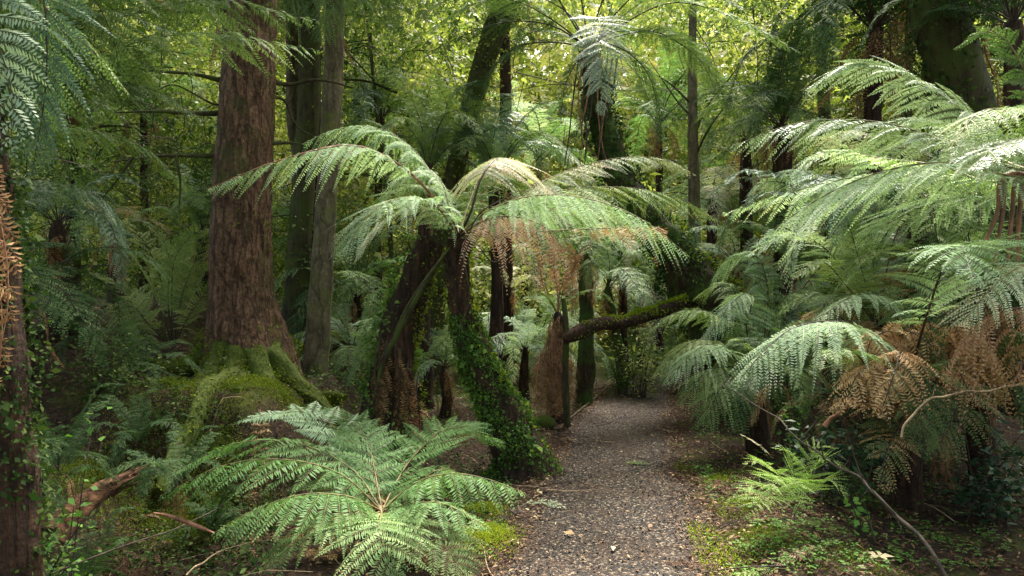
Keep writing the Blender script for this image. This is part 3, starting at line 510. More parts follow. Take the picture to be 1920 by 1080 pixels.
g = Geo(); on_tube(g, tr, 2500, .024, r, off=.02, jit=.03, side=math.pi+.3, zr=(.0, .55)); part('moss', g, [M['mossb']], tall)  # brighter moss on this edge also puts the light there into colour
g = Geo(); on_tube(g, tr, 2200, .03, r, off=0, jit=.03, side=math.pi-.3, zr=(.0, .6)); part('moss', g, [M['moss']], tall)
c0 = (1104, 92, D)
def tf(l, W, **k): return add_frond(tall, PP([c0]+l), W, **k)
tf([(1112, 40, D-.5), (1124, 42, D-1.0), (1127, 120, D-1.35), (1127, 215, D-1.45)], .46, mat='blue', seed=51, tint=.95, droop=.12, petiole=.22, pairs=38, S0=(-1, 0, 0), sweep=22, shape='lance')
for k, (l, W, m_, ti) in enumerate([([(1040, 50, D-.2), (960, 40, D-.4), (880, 62, D-.5), (800, 100, D-.6)], .42, 'dark', .7), ([(1050, 80, D-.2), (980, 85, D-.3), (930, 120, D-.4), (900, 190, D-.4)], .40, 'dark', .7),
        ([(1060, 20, D), (1010, -60, D), (930, -110, D), (840, -100, D)], .4, 'dark', .5), ([(1090, 0, D), (1060, -120, D), (990, -200, D)], .4, 'dark', .5),
        ([(1130, 0, D), (1180, -100, D), (1260, -150, D), (1350, -130, D)], .4, 'dark', .5), ([(1160, 50, D-.3), (1260, 5, D-.6), (1370, 30, D-.9), (1500, 98, D-1.2)], .45, 'fern', .45),
        ([(1150, 70, D), (1230, 60, D+.2), (1310, 110, D+.3), (1350, 190, D+.3)], .42, 'dark', .8), ([(1130, 80, D), (1180, 100, D), (1220, 150, D), (1240, 240, D)], .34, 'fern', .3),
        ([(1075, 70, D+.4), (1000, 60, D+.8), (940, 110, D+1)], .4, 'dark', .7), ([(1150, 30, D-.5), (1220, -30, D-1.2), (1300, -30, D-1.8), (1400, 20, D-2.2)], .42, 'fern', .4),
        ([(1120, 110, D-.1), (1100, 200, D-.2), (1070, 280, D-.2)], .2, 'dark', .8), ([(1085, 110, D-.2), (1060, 160, D-.3), (1050, 230, D-.3)], .25, 'dark', .7)]):
    tf(l, W, mat=m_, seed=52+k, tint=ti, droop=.4, petiole=.22, stemmat='darkstem', stemr=.012)
for k in range(9):
    x = 1075+k*9; g = Geo(); tube(g, PP([(x+10, 110, D-.25), (x, 180, D-.3), (x+r.normal()*8, 260, D-.3), (x+r.normal()*10, 320+r.uniform(-30, 10), D-.3)]), n=12, m=5, rad=(.012, .006), amp=.2, seed=k); part('old_stalk', g, [M['redstem' if k % 2 else 'darkstem']], tall, smooth=True)
# mossy fallen bough and post
rows = TP([(1056, 636, 7.3, .05), (1080, 626, 7.3, .075), (1125, 607, 7.4, .075), (1170, 603, 7.6, .07), (1215, 592, 7.8, .07), (1285, 566, 8.0, .075)])
o = thing('fallen_bough', 'dark fallen bough with yellow moss on its right half, propped behind the path', 'fallen branch', rows[0][:3])
g = Geo(); tube(g, rows, n=50, m=16, amp=.14, seed=4); part('wood', g, [M['fibre']], o, smooth=True)
g = Geo(); on_tube(g, rows, 3500, .018, r, off=-.005, jit=.014, zr=(.55, 1), side=.3); on_tube(g, rows, 2600, .017, r, off=-.005, jit=.012, zr=(.35, 1), side=-.6, mat=1); on_tube(g, rows, 1500, .016, r, off=-.005, jit=.01, zr=(.15, 1), side=.2); on_tube(g, rows, 500, .016, r, off=-.005, jit=.008); part('moss', g, [M['mossb'], M['mossb']], o)
rows = TP([(1064, 775, 7.6, .042), (1060, 700, 7.5, .036), (1062, 620, 7.4, .034), (1056, 560, 7.4, .025)]); rows[0][2] = float(H(rows[0][0], rows[0][1]))-.05
g = Geo(); tube(g, rows, n=20, m=10, amp=.08); o = tag(link('post', mesh_from('post', g, [M['darkbark']], smooth=True)), 'thin dark dead trunk standing upright at the left end of the fallen bough', 'dead trunk')
# ------------------------------------------------------------------ tree ferns built from shared fronds
def TFP(label, px, py, d, r0, n, L, mats, **k): return tree_fern(label, P(px, py, d), r0*.72, int(n*1.4), L*1.15, mats, **k)
sk = TFP('tree fern trunk wrapped in a skirt of brown dead fronds at the left path edge', 1046, 590, 7.9, .13, 3, .6, ['fern'], shapes=('arch',), seed=71, dead=16, trunkmat='fibre')
for k in range(7):
    x = 1046+r.normal()*12; add_frond(sk, PP([(1046, 590, 7.9), (x, 540, 7.85), (x+r.normal()*14, 490, 7.8), (x+r.normal()*26, 440, 7.8)]), .10, mat='dead', seed=80+k, tint=.6, droop=.9, curl=.4, pairs=14, petiole=.3, name='dead_frond', stemmat='redstem', ragged=.3)
for k in range(12):
    x = 1010+k*5; x2 = 1040+(x-1046)*.5; add_frond(sk, PP([(x2, 610+r.uniform(0, 60), 7.78), (x, 680, 7.68), (x+r.normal()*5-4, 730, 7.6), (x+r.normal()*5-6, 785, 7.55)]), .12, mat='dead', seed=90+k, tint=.35, droop=.7, curl=.4, pairs=16, petiole=.1, name='dead_frond', stemmat='redstem', ragged=.2)
TFP('dark brown shaggy tree fern trunk right of the skirted one, behind the fallen bough', 1098, 480, 9.2, .15, 7, 1.1, ['fern', 'pale'], seed=72, dead=6, lean=(-.02, 0), trunkmat='fibremoss')
TFP('thin brown tree fern trunk topped by a small flat dead frond in the clearing', 958, 545, 10.5, .085, 3, .7, ['dead', 'mix'], shapes=('arch',), seed=73, dead=3)
TFP('slim leaning mossy fern trunk behind the fallen bough', 1140, 540, 10.5, .11, 7, 1.1, ['pale', 'fern'], seed=74, dead=3, lean=(.25, 0), trunkmat='fibremoss')
TFP('tree fern with upright dark-stemmed fronds radiating like spokes at upper right', 1466, 238, 9.5, .20, 14, 1.25, ['fern', 'fern', 'dark'], shapes=('up', 'arch', 'up', 'arch', 'droop'), seed=75, dead=5, trunkmat='fibre')
TFP('reddish fern trunk just left of the spoke-like tree fern', 1398, 262, 10.8, .14, 6, 1.2, ['fern'], seed=76, dead=4)
TFP('tree fern high in the top right corner with dark stalks fanning upward', 1900, 45, 6.8, .15, 14, 1.5, ['dark', 'dark', 'fern'], shapes=('up', 'arch'), seed=77, dead=2)
TFP('tree fern in deep shade under the top edge left of the dark right trunk', 1640, 60, 9.0, .16, 14, 2.0, ['dark'], shapes=('arch', 'up', 'droop'), seed=78, dead=4)
TFP('blue-green tree fern behind the leaning mossy trunk, left side', 800, 330, 9.0, .13, 9, 1.25, ['blue', 'fern'], shapes=('up', 'up', 'arch'), seed=79, dead=2)
TFP('blue-green tree fern behind the leaning mossy trunk, right side', 925, 345, 9.5, .12, 10, 1.3, ['blue', 'fern'], shapes=('up', 'arch'), seed=80, dead=2)
TFP('bright clearing tree fern left of the thin brown trunk', 905, 640, 11.5, .10, 11, 1.1, ['pale', 'fresh'], shapes=('arch', 'droop'), seed=81, dead=2)
TFP('bright clearing tree fern right of the thin brown trunk', 1010, 640, 12.0, .10, 12, 1.3, ['pale', 'fresh'], shapes=('arch', 'droop'), seed=82, dead=2)
TFP('pale tree fern far back between skirted trunk and leaning mossy trunk', 1200, 560, 13.5, .12, 12, 1.5, ['pale', 'mix'], shapes=('arch', 'droop'), seed=83, dead=3)
TFP('pale tree fern in the far centre above the thin brown trunk', 985, 505, 15, .13, 12, 1.6, ['pale', 'fern'], seed=84, dead=2)
TFP('brown-fringed tree fern right of the leaning mossy trunk', 1380, 500, 9.0, .13, 9, .9, ['half', 'fern', 'pale'], shapes=('arch', 'droop'), seed=85, dead=5)
TFP('mid-green tree fern between the slim trunks and the dead leaning trunk', 668, 560, 10.0, .12, 11, 1.2, ['fern', 'dark', 'fresh'], seed=86, dead=3)
TFP('low green fern right of the slim speckled trunk near the ground', 660, 660, 8.8, .10, 10, .8, ['pale', 'fern'], shapes=('arch', 'droop'), seed=87, dead=1)
TFP('small dark fern between the dead leaning trunk and the bent ivy trunk', 832, 690, 8.2, .09, 9, .75, ['fern', 'pale'], shapes=('arch', 'droop'), seed=88, dead=4)
TFP('yellow-green tree fern behind the thin slim trunks', 585, 470, 12, .12, 10, 1.3, ['fresh', 'fern'], seed=89, dead=2)
TFP('bushy green tree fern in front of the red trunk on its left side', 380, 440, 10.5, .13, 8, 1.2, ['fern', 'dark'], shapes=('up', 'arch'), seed=90, dead=3)
TFP('blue-green tree fern on the left bank by the near dark trunk', 110, 420, 6.4, .12, 9, .9, ['blue', 'dark'], shapes=('arch', 'droop'), seed=91, dead=3)
TFP('fern with arching fronds and brown remnants at centre left bank', 215, 440, 9.6, .12, 8, 1.0, ['fern', 'dark', 'half'], shapes=('arch', 'droop'), seed=92, dead=5)
TFP('pale tree fern behind the slender tree at right of centre', 1335, 395, 11.5, .13, 12, 1.4, ['pale', 'mix'], shapes=('arch', 'droop'), seed=93, dead=2)
TFP('pale tree fern far back left of the spoke-like fern', 1400, 370, 13, .13, 11, 1.5, ['pale', 'fresh'], shapes=('arch', 'droop'), seed=94, dead=2)
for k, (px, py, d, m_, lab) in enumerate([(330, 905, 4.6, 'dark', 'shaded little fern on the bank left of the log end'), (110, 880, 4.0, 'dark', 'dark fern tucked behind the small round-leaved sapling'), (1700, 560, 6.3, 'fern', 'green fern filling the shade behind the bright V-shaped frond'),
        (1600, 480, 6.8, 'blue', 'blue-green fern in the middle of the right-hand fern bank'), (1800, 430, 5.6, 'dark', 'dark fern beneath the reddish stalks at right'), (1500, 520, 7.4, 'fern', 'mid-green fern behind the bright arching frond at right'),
        (1450, 470, 9.5, 'fresh', 'fresh fern seedling growing at the far side of the right fern bank'), (1250, 690, 11.5, 'fern', 'fern at the bend of the path'), (1180, 680, 12.5, 'fern', 'round bushy fern at the far end of the path')]):
    q = P(px, py, d); q[2] = max(q[2], float(H(q[0], q[1]))+.05)
    o = thing('fern', lab, 'fern', (q[0], q[1], float(H(q[0], q[1])))); rosette(o, q, 11, .85 if d > 5 else .5, [m_, 'fern' if d > 5 else 'dark'], ('arch', 'up', 'droop'), seed=300+k, dead=2)
TFP('silvery tree fern massed behind the long arching fronds at right', 1720, 410, 5.8, .12, 10, 1.25, ['pale', 'blue', 'fern'], shapes=('arch', 'droop'), seed=95, dead=2)
TFP('pale tree fern in the middle of the right-hand bank', 1560, 395, 7.2, .12, 11, 1.2, ['pale', 'blue', 'mix'], shapes=('arch', 'droop'), seed=96, dead=2)
TFP('dark green tree fern low at the right edge behind the brown dead frond', 1850, 560, 5.0, .12, 9, 1.0, ['fern', 'half', 'dark'], shapes=('arch', 'droop'), seed=97, dead=5)
TFP('brown-skirted tree fern low in the right-hand bank', 1640, 640, 5.8, .12, 8, .9, ['fern', 'half'], shapes=('arch', 'droop'), seed=98, dead=8)
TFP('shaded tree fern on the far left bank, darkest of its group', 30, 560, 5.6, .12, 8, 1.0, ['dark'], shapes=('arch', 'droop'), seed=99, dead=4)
for k, (px, py, d, m_, lab) in enumerate([(150, 650, 6.4, 'dark', 'small dark fern high on the left bank'), (250, 730, 6.0, 'dark', 'small shaded fern below the shuttlecock fern'), (1760, 780, 4.9, 'dark', 'small dark fern low under the right bank'), (1580, 740, 5.4, 'half', 'browning little fern between the bracken and the wide low fern'), (1450, 690, 5.6, 'fern', 'green little fern under the overhanging fern clump'), (1850, 700, 4.9, 'half', 'browning fern in the shade at the right edge')]):
    q = P(px, py, d); q[2] = max(q[2]-.1, float(H(q[0], q[1]))+.05)
    o = thing('fern', lab, 'fern', (q[0], q[1], float(H(q[0], q[1])))); rosette(o, q, 12, .6, [m_, 'dark'], ('arch', 'up', 'droop'), seed=500+k, dead=3)
TFP('dark tree fern crown spreading over the red trunk at the top edge', 452, -70, 9.6, .15, 14, 2.1, ['dark', 'fern', 'dark'], shapes=('arch', 'droop'), seed=101, dead=2)
TFP('tree fern crown with long fronds over the slim trunks at the top edge', 590, -60, 10.0, .14, 13, 2.0, ['fern', 'dark'], shapes=('arch', 'droop'), seed=102, dead=2)
TFP('dark tree fern whose crown hides behind the black ivy trunk at the top', 1740, -40, 9.0, .15, 14, 2.0, ['dark'], shapes=('arch', 'droop'), seed=103, dead=3)
TFP('tree fern crown over the shaggy leaning trunk at the top edge', 945, -50, 10.6, .13, 12, 1.9, ['dark', 'fern'], shapes=('arch', 'droop'), seed=104, dead=3)
TFP('low pale fern crown glowing in the clearing beside the skirted trunk', 985, 655, 9.6, .09, 10, .85, ['pale', 'pale', 'fresh'], shapes=('arch', 'droop'), seed=111, dead=1)
TFP('pale tree fern seen through the gap left of the bent ivy trunk', 800, 600, 10.6, .09, 10, 1.0, ['pale', 'fresh'], shapes=('arch', 'droop'), seed=112, dead=1)
TFP('light green tree fern above the fallen bough', 1170, 470, 11.0, .1, 10, 1.1, ['pale', 'mix', 'fresh'], shapes=('arch', 'droop'), seed=113, dead=2)
TFP('pale low tree fern behind the slim trunks and the dead leaning trunk', 650, 610, 10.2, .09, 9, .9, ['pale', 'fern'], shapes=('arch', 'droop'), seed=114, dead=2)
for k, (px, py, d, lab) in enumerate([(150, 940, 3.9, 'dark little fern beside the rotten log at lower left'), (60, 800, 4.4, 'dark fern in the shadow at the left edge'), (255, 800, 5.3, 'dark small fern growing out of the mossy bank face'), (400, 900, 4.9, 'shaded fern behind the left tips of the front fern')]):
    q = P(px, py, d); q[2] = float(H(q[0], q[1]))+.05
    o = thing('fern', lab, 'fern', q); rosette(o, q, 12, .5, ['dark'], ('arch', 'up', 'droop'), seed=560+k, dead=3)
TFP('mid-distance tree fern left of the red trunk high in the picture', 270, 215, 12.5, .10, 13, 1.7, ['fern', 'fresh'], shapes=('arch', 'up', 'droop'), seed=121, dead=2)
TFP('mid-distance tree fern between the slim trunks and the shaggy leaning trunk', 715, 225, 12.5, .10, 13, 1.6, ['fern', 'fresh', 'blue'], shapes=('arch', 'up', 'droop'), seed=122, dead=2)
TFP('mid-distance tree fern in the bright central gap', 1010, 300, 14, .10, 12, 1.6, ['fresh', 'pale'], shapes=('arch', 'up', 'droop'), seed=123, dead=2)
TFP('mid-distance tree fern right of the hanging bluish frond', 1235, 235, 13, .10, 13, 1.6, ['fern', 'fresh'], shapes=('arch', 'up', 'droop'), seed=124, dead=2)
TFP('mid-distance tree fern near the left edge behind the hanging dark fronds', 130, 150, 11.5, .10, 12, 1.7, ['fern', 'dark'], shapes=('arch', 'up', 'droop'), seed=125, dead=2)
# upright shuttlecock fern left of the big tree
q = P(325, 655, 7.6); o = thing('fern', 'shuttlecock fern with tall dark stems fanning up beside the red tree', 'fern', (q[0], q[1], float(H(q[0], q[1]))))
for k, l in enumerate([[(300, 570), (262, 500), (215, 440)], [(315, 560), (318, 490), (300, 430)], [(330, 560), (345, 490), (352, 430)], [(340, 560), (365, 490), (395, 430)], [(350, 570), (385, 500), (430, 470)], [(355, 590), (395, 540), (440, 520)], [(290, 600), (235, 540), (170, 510)],
        [(280, 610), (240, 560), (250, 600), (300, 678)], [(322, 560), (330, 480), (380, 430), (430, 465)], [(310, 560), (285, 480), (240, 420), (180, 410)]]):
    add_frond(o, PP([(325, 655, 7.6)]+[(a, b_, 7.6+(-.5 if k == 7 else ((k*37) % 5-2)*.12)) for a, b_ in l]), .32, mat='fern', seed=110+k, tint=.85, petiole=.3, stemmat='darkstem', pairs=24, droop=.2)

# ------------------------------------------------------------------ foreground fern left of the path
q0 = P(716, 960, 4.0); gz = float(H(q0[0], q0[1]))
ff = thing('fern', 'large bright green fern spreading its fronds in the foreground left of the path', 'fern', (q0[0], q0[1], gz))
g = Geo(); tube(g, [np.r_[q0[0], q0[1], gz-.1, .13], np.r_[q0-A(0, 0, .08), .10], np.r_[q0, .07]], n=14, m=14, amp=.2); part('trunk', g, [M['fibre']], ff, smooth=True)
def f4(l, W, **k):
    W *= 1.15; k.setdefault('prule', 1.18); k.setdefault('mat', 'fresh'); k.setdefault('ds', .0115); return add_frond(ff, PP([(716, 958, 4.0)]+l), W, stemr=.006, **k)
f4([(660, 880, 4.2), (560, 832, 4.35), (440, 832, 4.35), (312, 893, 4.3)], .30, seed=201, tint=.35, droop=.25, sweep=32, sag=.15, pairs=22)
f4([(640, 890, 4.0), (540, 862, 3.95), (420, 872, 3.9), (300, 930, 3.8)], .30, seed=202, tint=.30, droop=.3, sweep=30, sag=.35, pairs=22)
f4([(695, 880, 4.35), (650, 820, 4.6), (570, 772, 4.85), (450, 790, 5.0)], .34, seed=203, tint=.45, droop=.15, sweep=24, pairs=22, mat='pale')
f4([(700, 870, 4.3), (690, 830, 4.5), (660, 790, 4.8), (610, 765, 5.0)], .28, seed=204, tint=.25, droop=.15, sweep=24, pairs=20)
f4([(745, 900, 4.25), (785, 845, 4.5), (850, 800, 4.75), (945, 838, 4.85)], .34, seed=205, tint=.35, droop=.12, sweep=24, pairs=22)
f4([(650, 930, 3.75), (560, 928, 3.6), (470, 960, 3.5), (400, 1000, 3.4)], .30, seed=206, tint=.30, droop=.3, sweep=26, sag=.4, pairs=23)
f4([(714, 968, 3.8), (712, 985, 3.6), (722, 1030, 3.45), (745, 1110, 3.4)], .36, seed=207, tint=.75, droop=.2, sweep=24, mat='fresh', pairs=20, S0=(-1, 0, 0))
f4([(780, 985, 3.7), (830, 1020, 3.6), (880, 1090, 3.5)], .30, seed=208, tint=.5, droop=.3, mat='fern', pairs=18)
f4([(780, 905, 3.9), (850, 888, 3.85), (920, 900, 3.8), (985, 925, 3.75)], .22, seed=209, tint=.35, droop=.4, sag=.5, pairs=19)
f4([(770, 945, 3.8), (820, 942, 3.65), (870, 962, 3.6), (905, 990, 3.5)], .24, seed=210, tint=.35, droop=.3, sag=.3, pairs=18)
f4([(670, 975, 3.75), (600, 980, 3.6), (545, 1020, 3.5), (500, 1070, 3.45)], .26, seed=211, tint=.3, droop=.4, mat='fern', pairs=19)
f4([(745, 930, 4.1), (790, 900, 4.2), (830, 880, 4.3), (900, 900, 4.4)], .2, seed=212, tint=.4, droop=.3, mat='fern', pairs=17)
f4([(690, 930, 4.1), (640, 905, 4.3), (600, 900, 4.5), (560, 920, 4.6)], .26, seed=213, tint=.5, droop=.3, mat='fern', pairs=18)
for k, l in enumerate([[(650, 990, 3.7), (600, 1030, 3.6), (550, 1040, 3.55)], [(700, 900, 4.3), (690, 880, 4.5), (740, 860, 4.6)], [(640, 960, 4.0), (560, 1000, 4.0), (500, 1010, 4.0)], [(740, 1000, 3.8), (790, 1040, 3.7), (800, 1080, 3.7)]]):
    add_frond(ff, PP([(716, 965, 3.95)]+l), .13, mat='dead', seed=220+k, pairs=16, droop=.6, curl=.3, ragged=.2, name='dead_frond', stemmat='redstem')

# ------------------------------------------------------------------ right-hand fern bank
cr = P(1990, 335, 3.9)
tR = thing('tree_fern', 'large tree fern at the right edge throwing long silvery fronds across the picture', 'tree fern', (cr[0]+.1, cr[1], float(H(cr[0]+.1, cr[1]))))
g = Geo(); rows = [np.r_[cr[0]+.1, cr[1], float(H(cr[0], cr[1]))-.1, .17], np.r_[cr[0]+.05, cr[1], 1.1, .14], np.r_[cr, .12]]; tube(g, rows, n=40, m=20, amp=.12); stalk_bits(g, rows, 40, r); part('trunk', g, [M['fibre']], tR, smooth=True)
def rf(l, W, c=(1990, 335, 3.9), root=None, **k): k.setdefault('stemr', .010); return add_frond(root or tR, PP([c]+l), W*1.15, **k)
rf([(1890, 265, 3.95), (1790, 195, 4.05), (1690, 135, 4.2), (1600, 120, 4.3), (1512, 165, 4.4)], .50, mat='blue', seed=231, tint=.92, droop=.3, sweep=34, sag=.25, petiole=.12, pairs=34)
rf([(1880, 310, 4.0), (1760, 260, 4.15), (1640, 228, 4.3), (1500, 230, 4.4), (1370, 275, 4.5)], .38, mat='blue', seed=232, tint=.9, droop=.35, sweep=28, sag=.35, petiole=.1, pairs=36)
rf([(1890, 330, 3.8), (1780, 305, 3.9), (1660, 320, 4.0), (1540, 370, 4.1), (1415, 455, 4.2)], .44, mat='pale', seed=233, tint=.42, droop=.4, sweep=24, sag=.3, petiole=.1, pairs=36)
rf([(1860, 330, 4.4), (1720, 320, 4.9), (1560, 340, 5.3), (1355, 400, 5.6)], .42, mat='pale', seed=234, tint=.6, droop=.4, sweep=22, sag=.3, petiole=.1, pairs=36)
rf([(1850, 340, 4.2), (1760, 310, 4.5), (1620, 290, 4.9), (1560, 250, 5.0)], .22, mat='lime', seed=235, tint=.9, droop=.3, sag=.3)
rf([(1930, 230, 3.6), (1880, 205, 3.4), (1830, 215, 3.3), (1780, 280, 3.2)], .34, mat='fern', seed=236, tint=.6, droop=.4, sag=.2)
rf([(1940, 270, 3.5), (1900, 262, 3.3), (1860, 280, 3.1), (1825, 320, 3.0)], .34, mat='blue', seed=237, tint=.9, droop=.3, sweep=30)
rf([(1900, 370, 4.2), (1800, 370, 4.5), (1700, 400, 4.8), (1600, 460, 5.0)], .44, mat='pale', seed=238, tint=.4, droop=.4)
rf([(1880, 300, 4.4), (1800, 240, 4.8), (1700, 230, 5.2), (1600, 300, 5.5)], .40, mat='fern', seed=239, tint=.4, droop=.4)
rf([(1920, 130, 3.9), (1860, 60, 3.9), (1790, 90, 4.0)], .3, mat='dark', seed=240, tint=.6)
for k, (a, b_) in enumerate([(1880, 1865), (1898, 1890), (1912, 1908), (1870, 1830), (1925, 1935)]):
    g = Geo(); tube(g, PP([(1975, 335, 3.9), (a+12, 330, 3.85), (a, 400, 3.8), (b_, 490, 3.8)]), n=14, m=6, rad=(.016, .010), amp=.1, seed=k); part('old_stalk', g, [M['redstem']], tR, smooth=True)
# frond pair hanging in from the right edge, lower
cr = P(2010, 545, 3.5); lowR = thing('tree_fern', 'short tree fern at the right edge with one pale frond over a brown dead one', 'tree fern', (cr[0], cr[1], float(H(cr[0], cr[1]))))
g = Geo(); tube(g, [np.r_[cr[0], cr[1], float(H(cr[0], cr[1]))-.1, .14], np.r_[cr-A(0, 0, .5), .12], np.r_[cr, .10]], n=20, m=16, amp=.12); part('trunk', g, [M['fibre']], lowR, smooth=True)
c5 = (2010, 540, 3.5)
rf([(1950, 495, 3.45), (1895, 510, 3.4), (1845, 555, 3.35), (1803, 608, 3.3)], .34, c=c5, root=lowR, mat='pale', seed=241, tint=.5, droop=.3, sweep=26)
rf([(1950, 570, 3.5), (1895, 580, 3.5), (1845, 598, 3.5), (1802, 645, 3.5)], .38, c=c5, root=lowR, mat='pink', seed=242, tint=.3, droop=.7, sag=.55, curl=.3, pairs=20, ragged=.15, name='dead_frond', stemmat='redstem')
rf([(1970, 620, 3.4), (1930, 660, 3.35), (1900, 720, 3.3)], .25, c=c5, root=lowR, mat='dead', seed=243, tint=.4, droop=.7, curl=.4, pairs=16, ragged=.2, name='dead_frond', stemmat='redstem')
# main low fern of the right bank
cG = (1700, 730, 4.8); q = P(*cG); gz = float(H(q[0], q[1]))
low = thing('tree_fern', 'wide low tree fern on the right bank with pale fronds and brown dead skirt', 'tree fern', (q[0], q[1], gz))
g = Geo(); tube(g, [np.r_[q[0], q[1], gz-.1, .11], np.r_[q[0], q[1], gz+.2, .10], np.r_[q, .09]], n=24, m=18, amp=.15); part('trunk', g, [M['fibre']], low, smooth=True)
def lf(l, W, **k): k.setdefault('stemmat', 'darkstem'); return rf(l, W, c=cG, root=low, **k)
lf([(1650, 650, 4.6), (1590, 605, 4.45), (1500, 610, 4.3), (1440, 650, 4.2), (1388, 712, 4.1)], .42, mat='pale', seed=251, tint=.42, droop=.4, sweep=24, sag=.35, petiole=.22, pairs=34)
lf([(1690, 620, 4.9), (1660, 560, 4.9), (1600, 555, 4.8), (1532, 600, 4.7)], .30, mat='pale', seed=252, tint=.35, droop=.35, sag=.2, petiole=.3, pairs=28)
lf([(1735, 600, 4.1), (1775, 485, 3.7), (1802, 462, 3.35), (1824, 525, 3.05)], .42, mat='pale', seed=253, tint=.22, droop=.3, sweep=34, petiole=.42, pairs=26, S0=(-1, -.1, 0), stemr=.012)
lf([(1640, 700, 4.5), (1600, 660, 4.3), (1560, 660, 4.1), (1520, 700, 4.0)], .26, mat='fern', seed=254, tint=.6, droop=.4)
lf([(1720, 700, 4.4), (1728, 690, 4.2), (1725, 770, 4.0), (1738, 862, 3.95)], .26, mat='dark', seed=255, tint=.9, droop=.25, S0=(-1, 0, 0), sweep=26)
lf([(1780, 720, 4.4), (1800, 740, 4.2), (1780, 800, 4.1), (1745, 860, 4.05)], .26, mat='half', seed=256, tint=.35, droop=.3)
lf([(1690, 790, 4.4), (1670, 830, 4.1), (1655, 880, 4.0), (1665, 925, 3.95)], .24, mat='half', seed=257, tint=.55, droop=.3, S0=(-1, 0, 0))
lf([(1650, 760, 4.4), (1600, 745, 4.2), (1560, 770, 4.1)], .22, mat='dead', seed=258, tint=.5, droop=.5, name='dead_frond', pairs=18)
for k in range(16):
    a = r.uniform(-1, 1); x = 1700+a*150; add_frond(low, PP([cG, (1700+a*60, 640+r.uniform(-20, 40), 4.7+r.uniform(-.2, .6)), (x-10, 600+r.uniform(0, 60), 4.6+r.uniform(-.3, .8)), (x+a*50, 700+r.uniform(-20, 60), 4.5+r.uniform(-.3, .9))]), .26, mat='dead' if k % 4 else 'half', seed=260+k, tint=r.uniform(.5, .95), droop=.7, sag=.3, curl=.3, pairs=20, ragged=.2, name='dead_frond', stemmat='darkstem', stemr=.009)
for k, l in enumerate([[(1660, 680, 4.4), (1610, 700, 4.2), (1580, 770, 4.1)], [(1740, 690, 4.4), (1790, 690, 4.2), (1830, 760, 4.1)], [(1640, 640, 4.5), (1700, 620, 4.4), (1760, 660, 4.3)], [(1690, 660, 4.3), (1680, 690, 4.1), (1650, 780, 4.0)], [(1760, 640, 4.6), (1830, 620, 4.5), (1880, 690, 4.4)]]):
    lf(l, .26, mat='dead', seed=1260+k, tint=.8, droop=.5, sag=.2, curl=.2, pairs=20, ragged=.18, name='dead_frond')
lf([(1760, 640, 5), (1800, 590, 5.1), (1860, 590, 5.1), (1900, 640, 5.1)], .35, mat='fern', seed=280, tint=.3)
# fern clump overhanging the path on the right
cH = (1420, 715, 6.6); q = P(*cH); gz = float(H(q[0], q[1]))
oh = thing('tree_fern', 'dense soft green tree fern overhanging the right side of the path', 'tree fern', (q[0], q[1], gz))
g = Geo(); tube(g, [np.r_[q[0], q[1], gz-.1, .12], np.r_[q-A(0, 0, .2), .10], np.r_[q, .09]], n=24, m=18, amp=.15); part('trunk', g, [M['fibre']], oh, smooth=True)
for k, (l, W, m_, ti) in enumerate([([(1370, 650, 6.5), (1300, 640, 6.3), (1225, 705, 6.2)], .45, 'fern', .7), ([(1390, 630, 6.6), (1330, 585, 6.5), (1270, 585, 6.5), (1215, 620, 6.4)], .38, 'fern', .5), ([(1370, 690, 6.2), (1320, 700, 6.0), (1280, 760, 5.9)], .42, 'fern', .55),
        ([(1380, 700, 6.1), (1350, 730, 5.8), (1310, 815, 5.7)], .38, 'fern', .35), ([(1420, 700, 6.1), (1400, 730, 5.7), (1375, 810, 5.6)], .34, 'dark', .8), ([(1440, 630, 6.6), (1470, 560, 6.5), (1530, 545, 6.4), (1560, 590, 6.4)], .4, 'fern', .6),
        ([(1400, 620, 6.7), (1410, 560, 6.6), (1380, 560, 6.5), (1320, 640, 6.3)], .4, 'pale', .3), ([(1450, 650, 6.3), (1500, 600, 6.0), (1560, 640, 5.8)], .4, 'fern', .4), ([(1350, 650, 6.2), (1300, 660, 6), (1250, 720, 5.9)], .4, 'pale', .2),
        ([(1400, 600, 7), (1360, 530, 7.2), (1300, 560, 7.3)], .4, 'fern', .6), ([(1470, 600, 6.8), (1540, 500, 6.8), (1600, 500, 6.8), (1640, 560, 6.8)], .45, 'blue', .6), ([(1440, 560, 6.9), (1420, 480, 7), (1380, 480, 7.1), (1330, 540, 7.1)], .42, 'pale', .25)]):
    add_frond(oh, PP([cH]+l), W, mat=m_, seed=290+k, tint=ti, droop=.45, sag=.2, stemmat='darkstem', pairs=32, sweep=24)
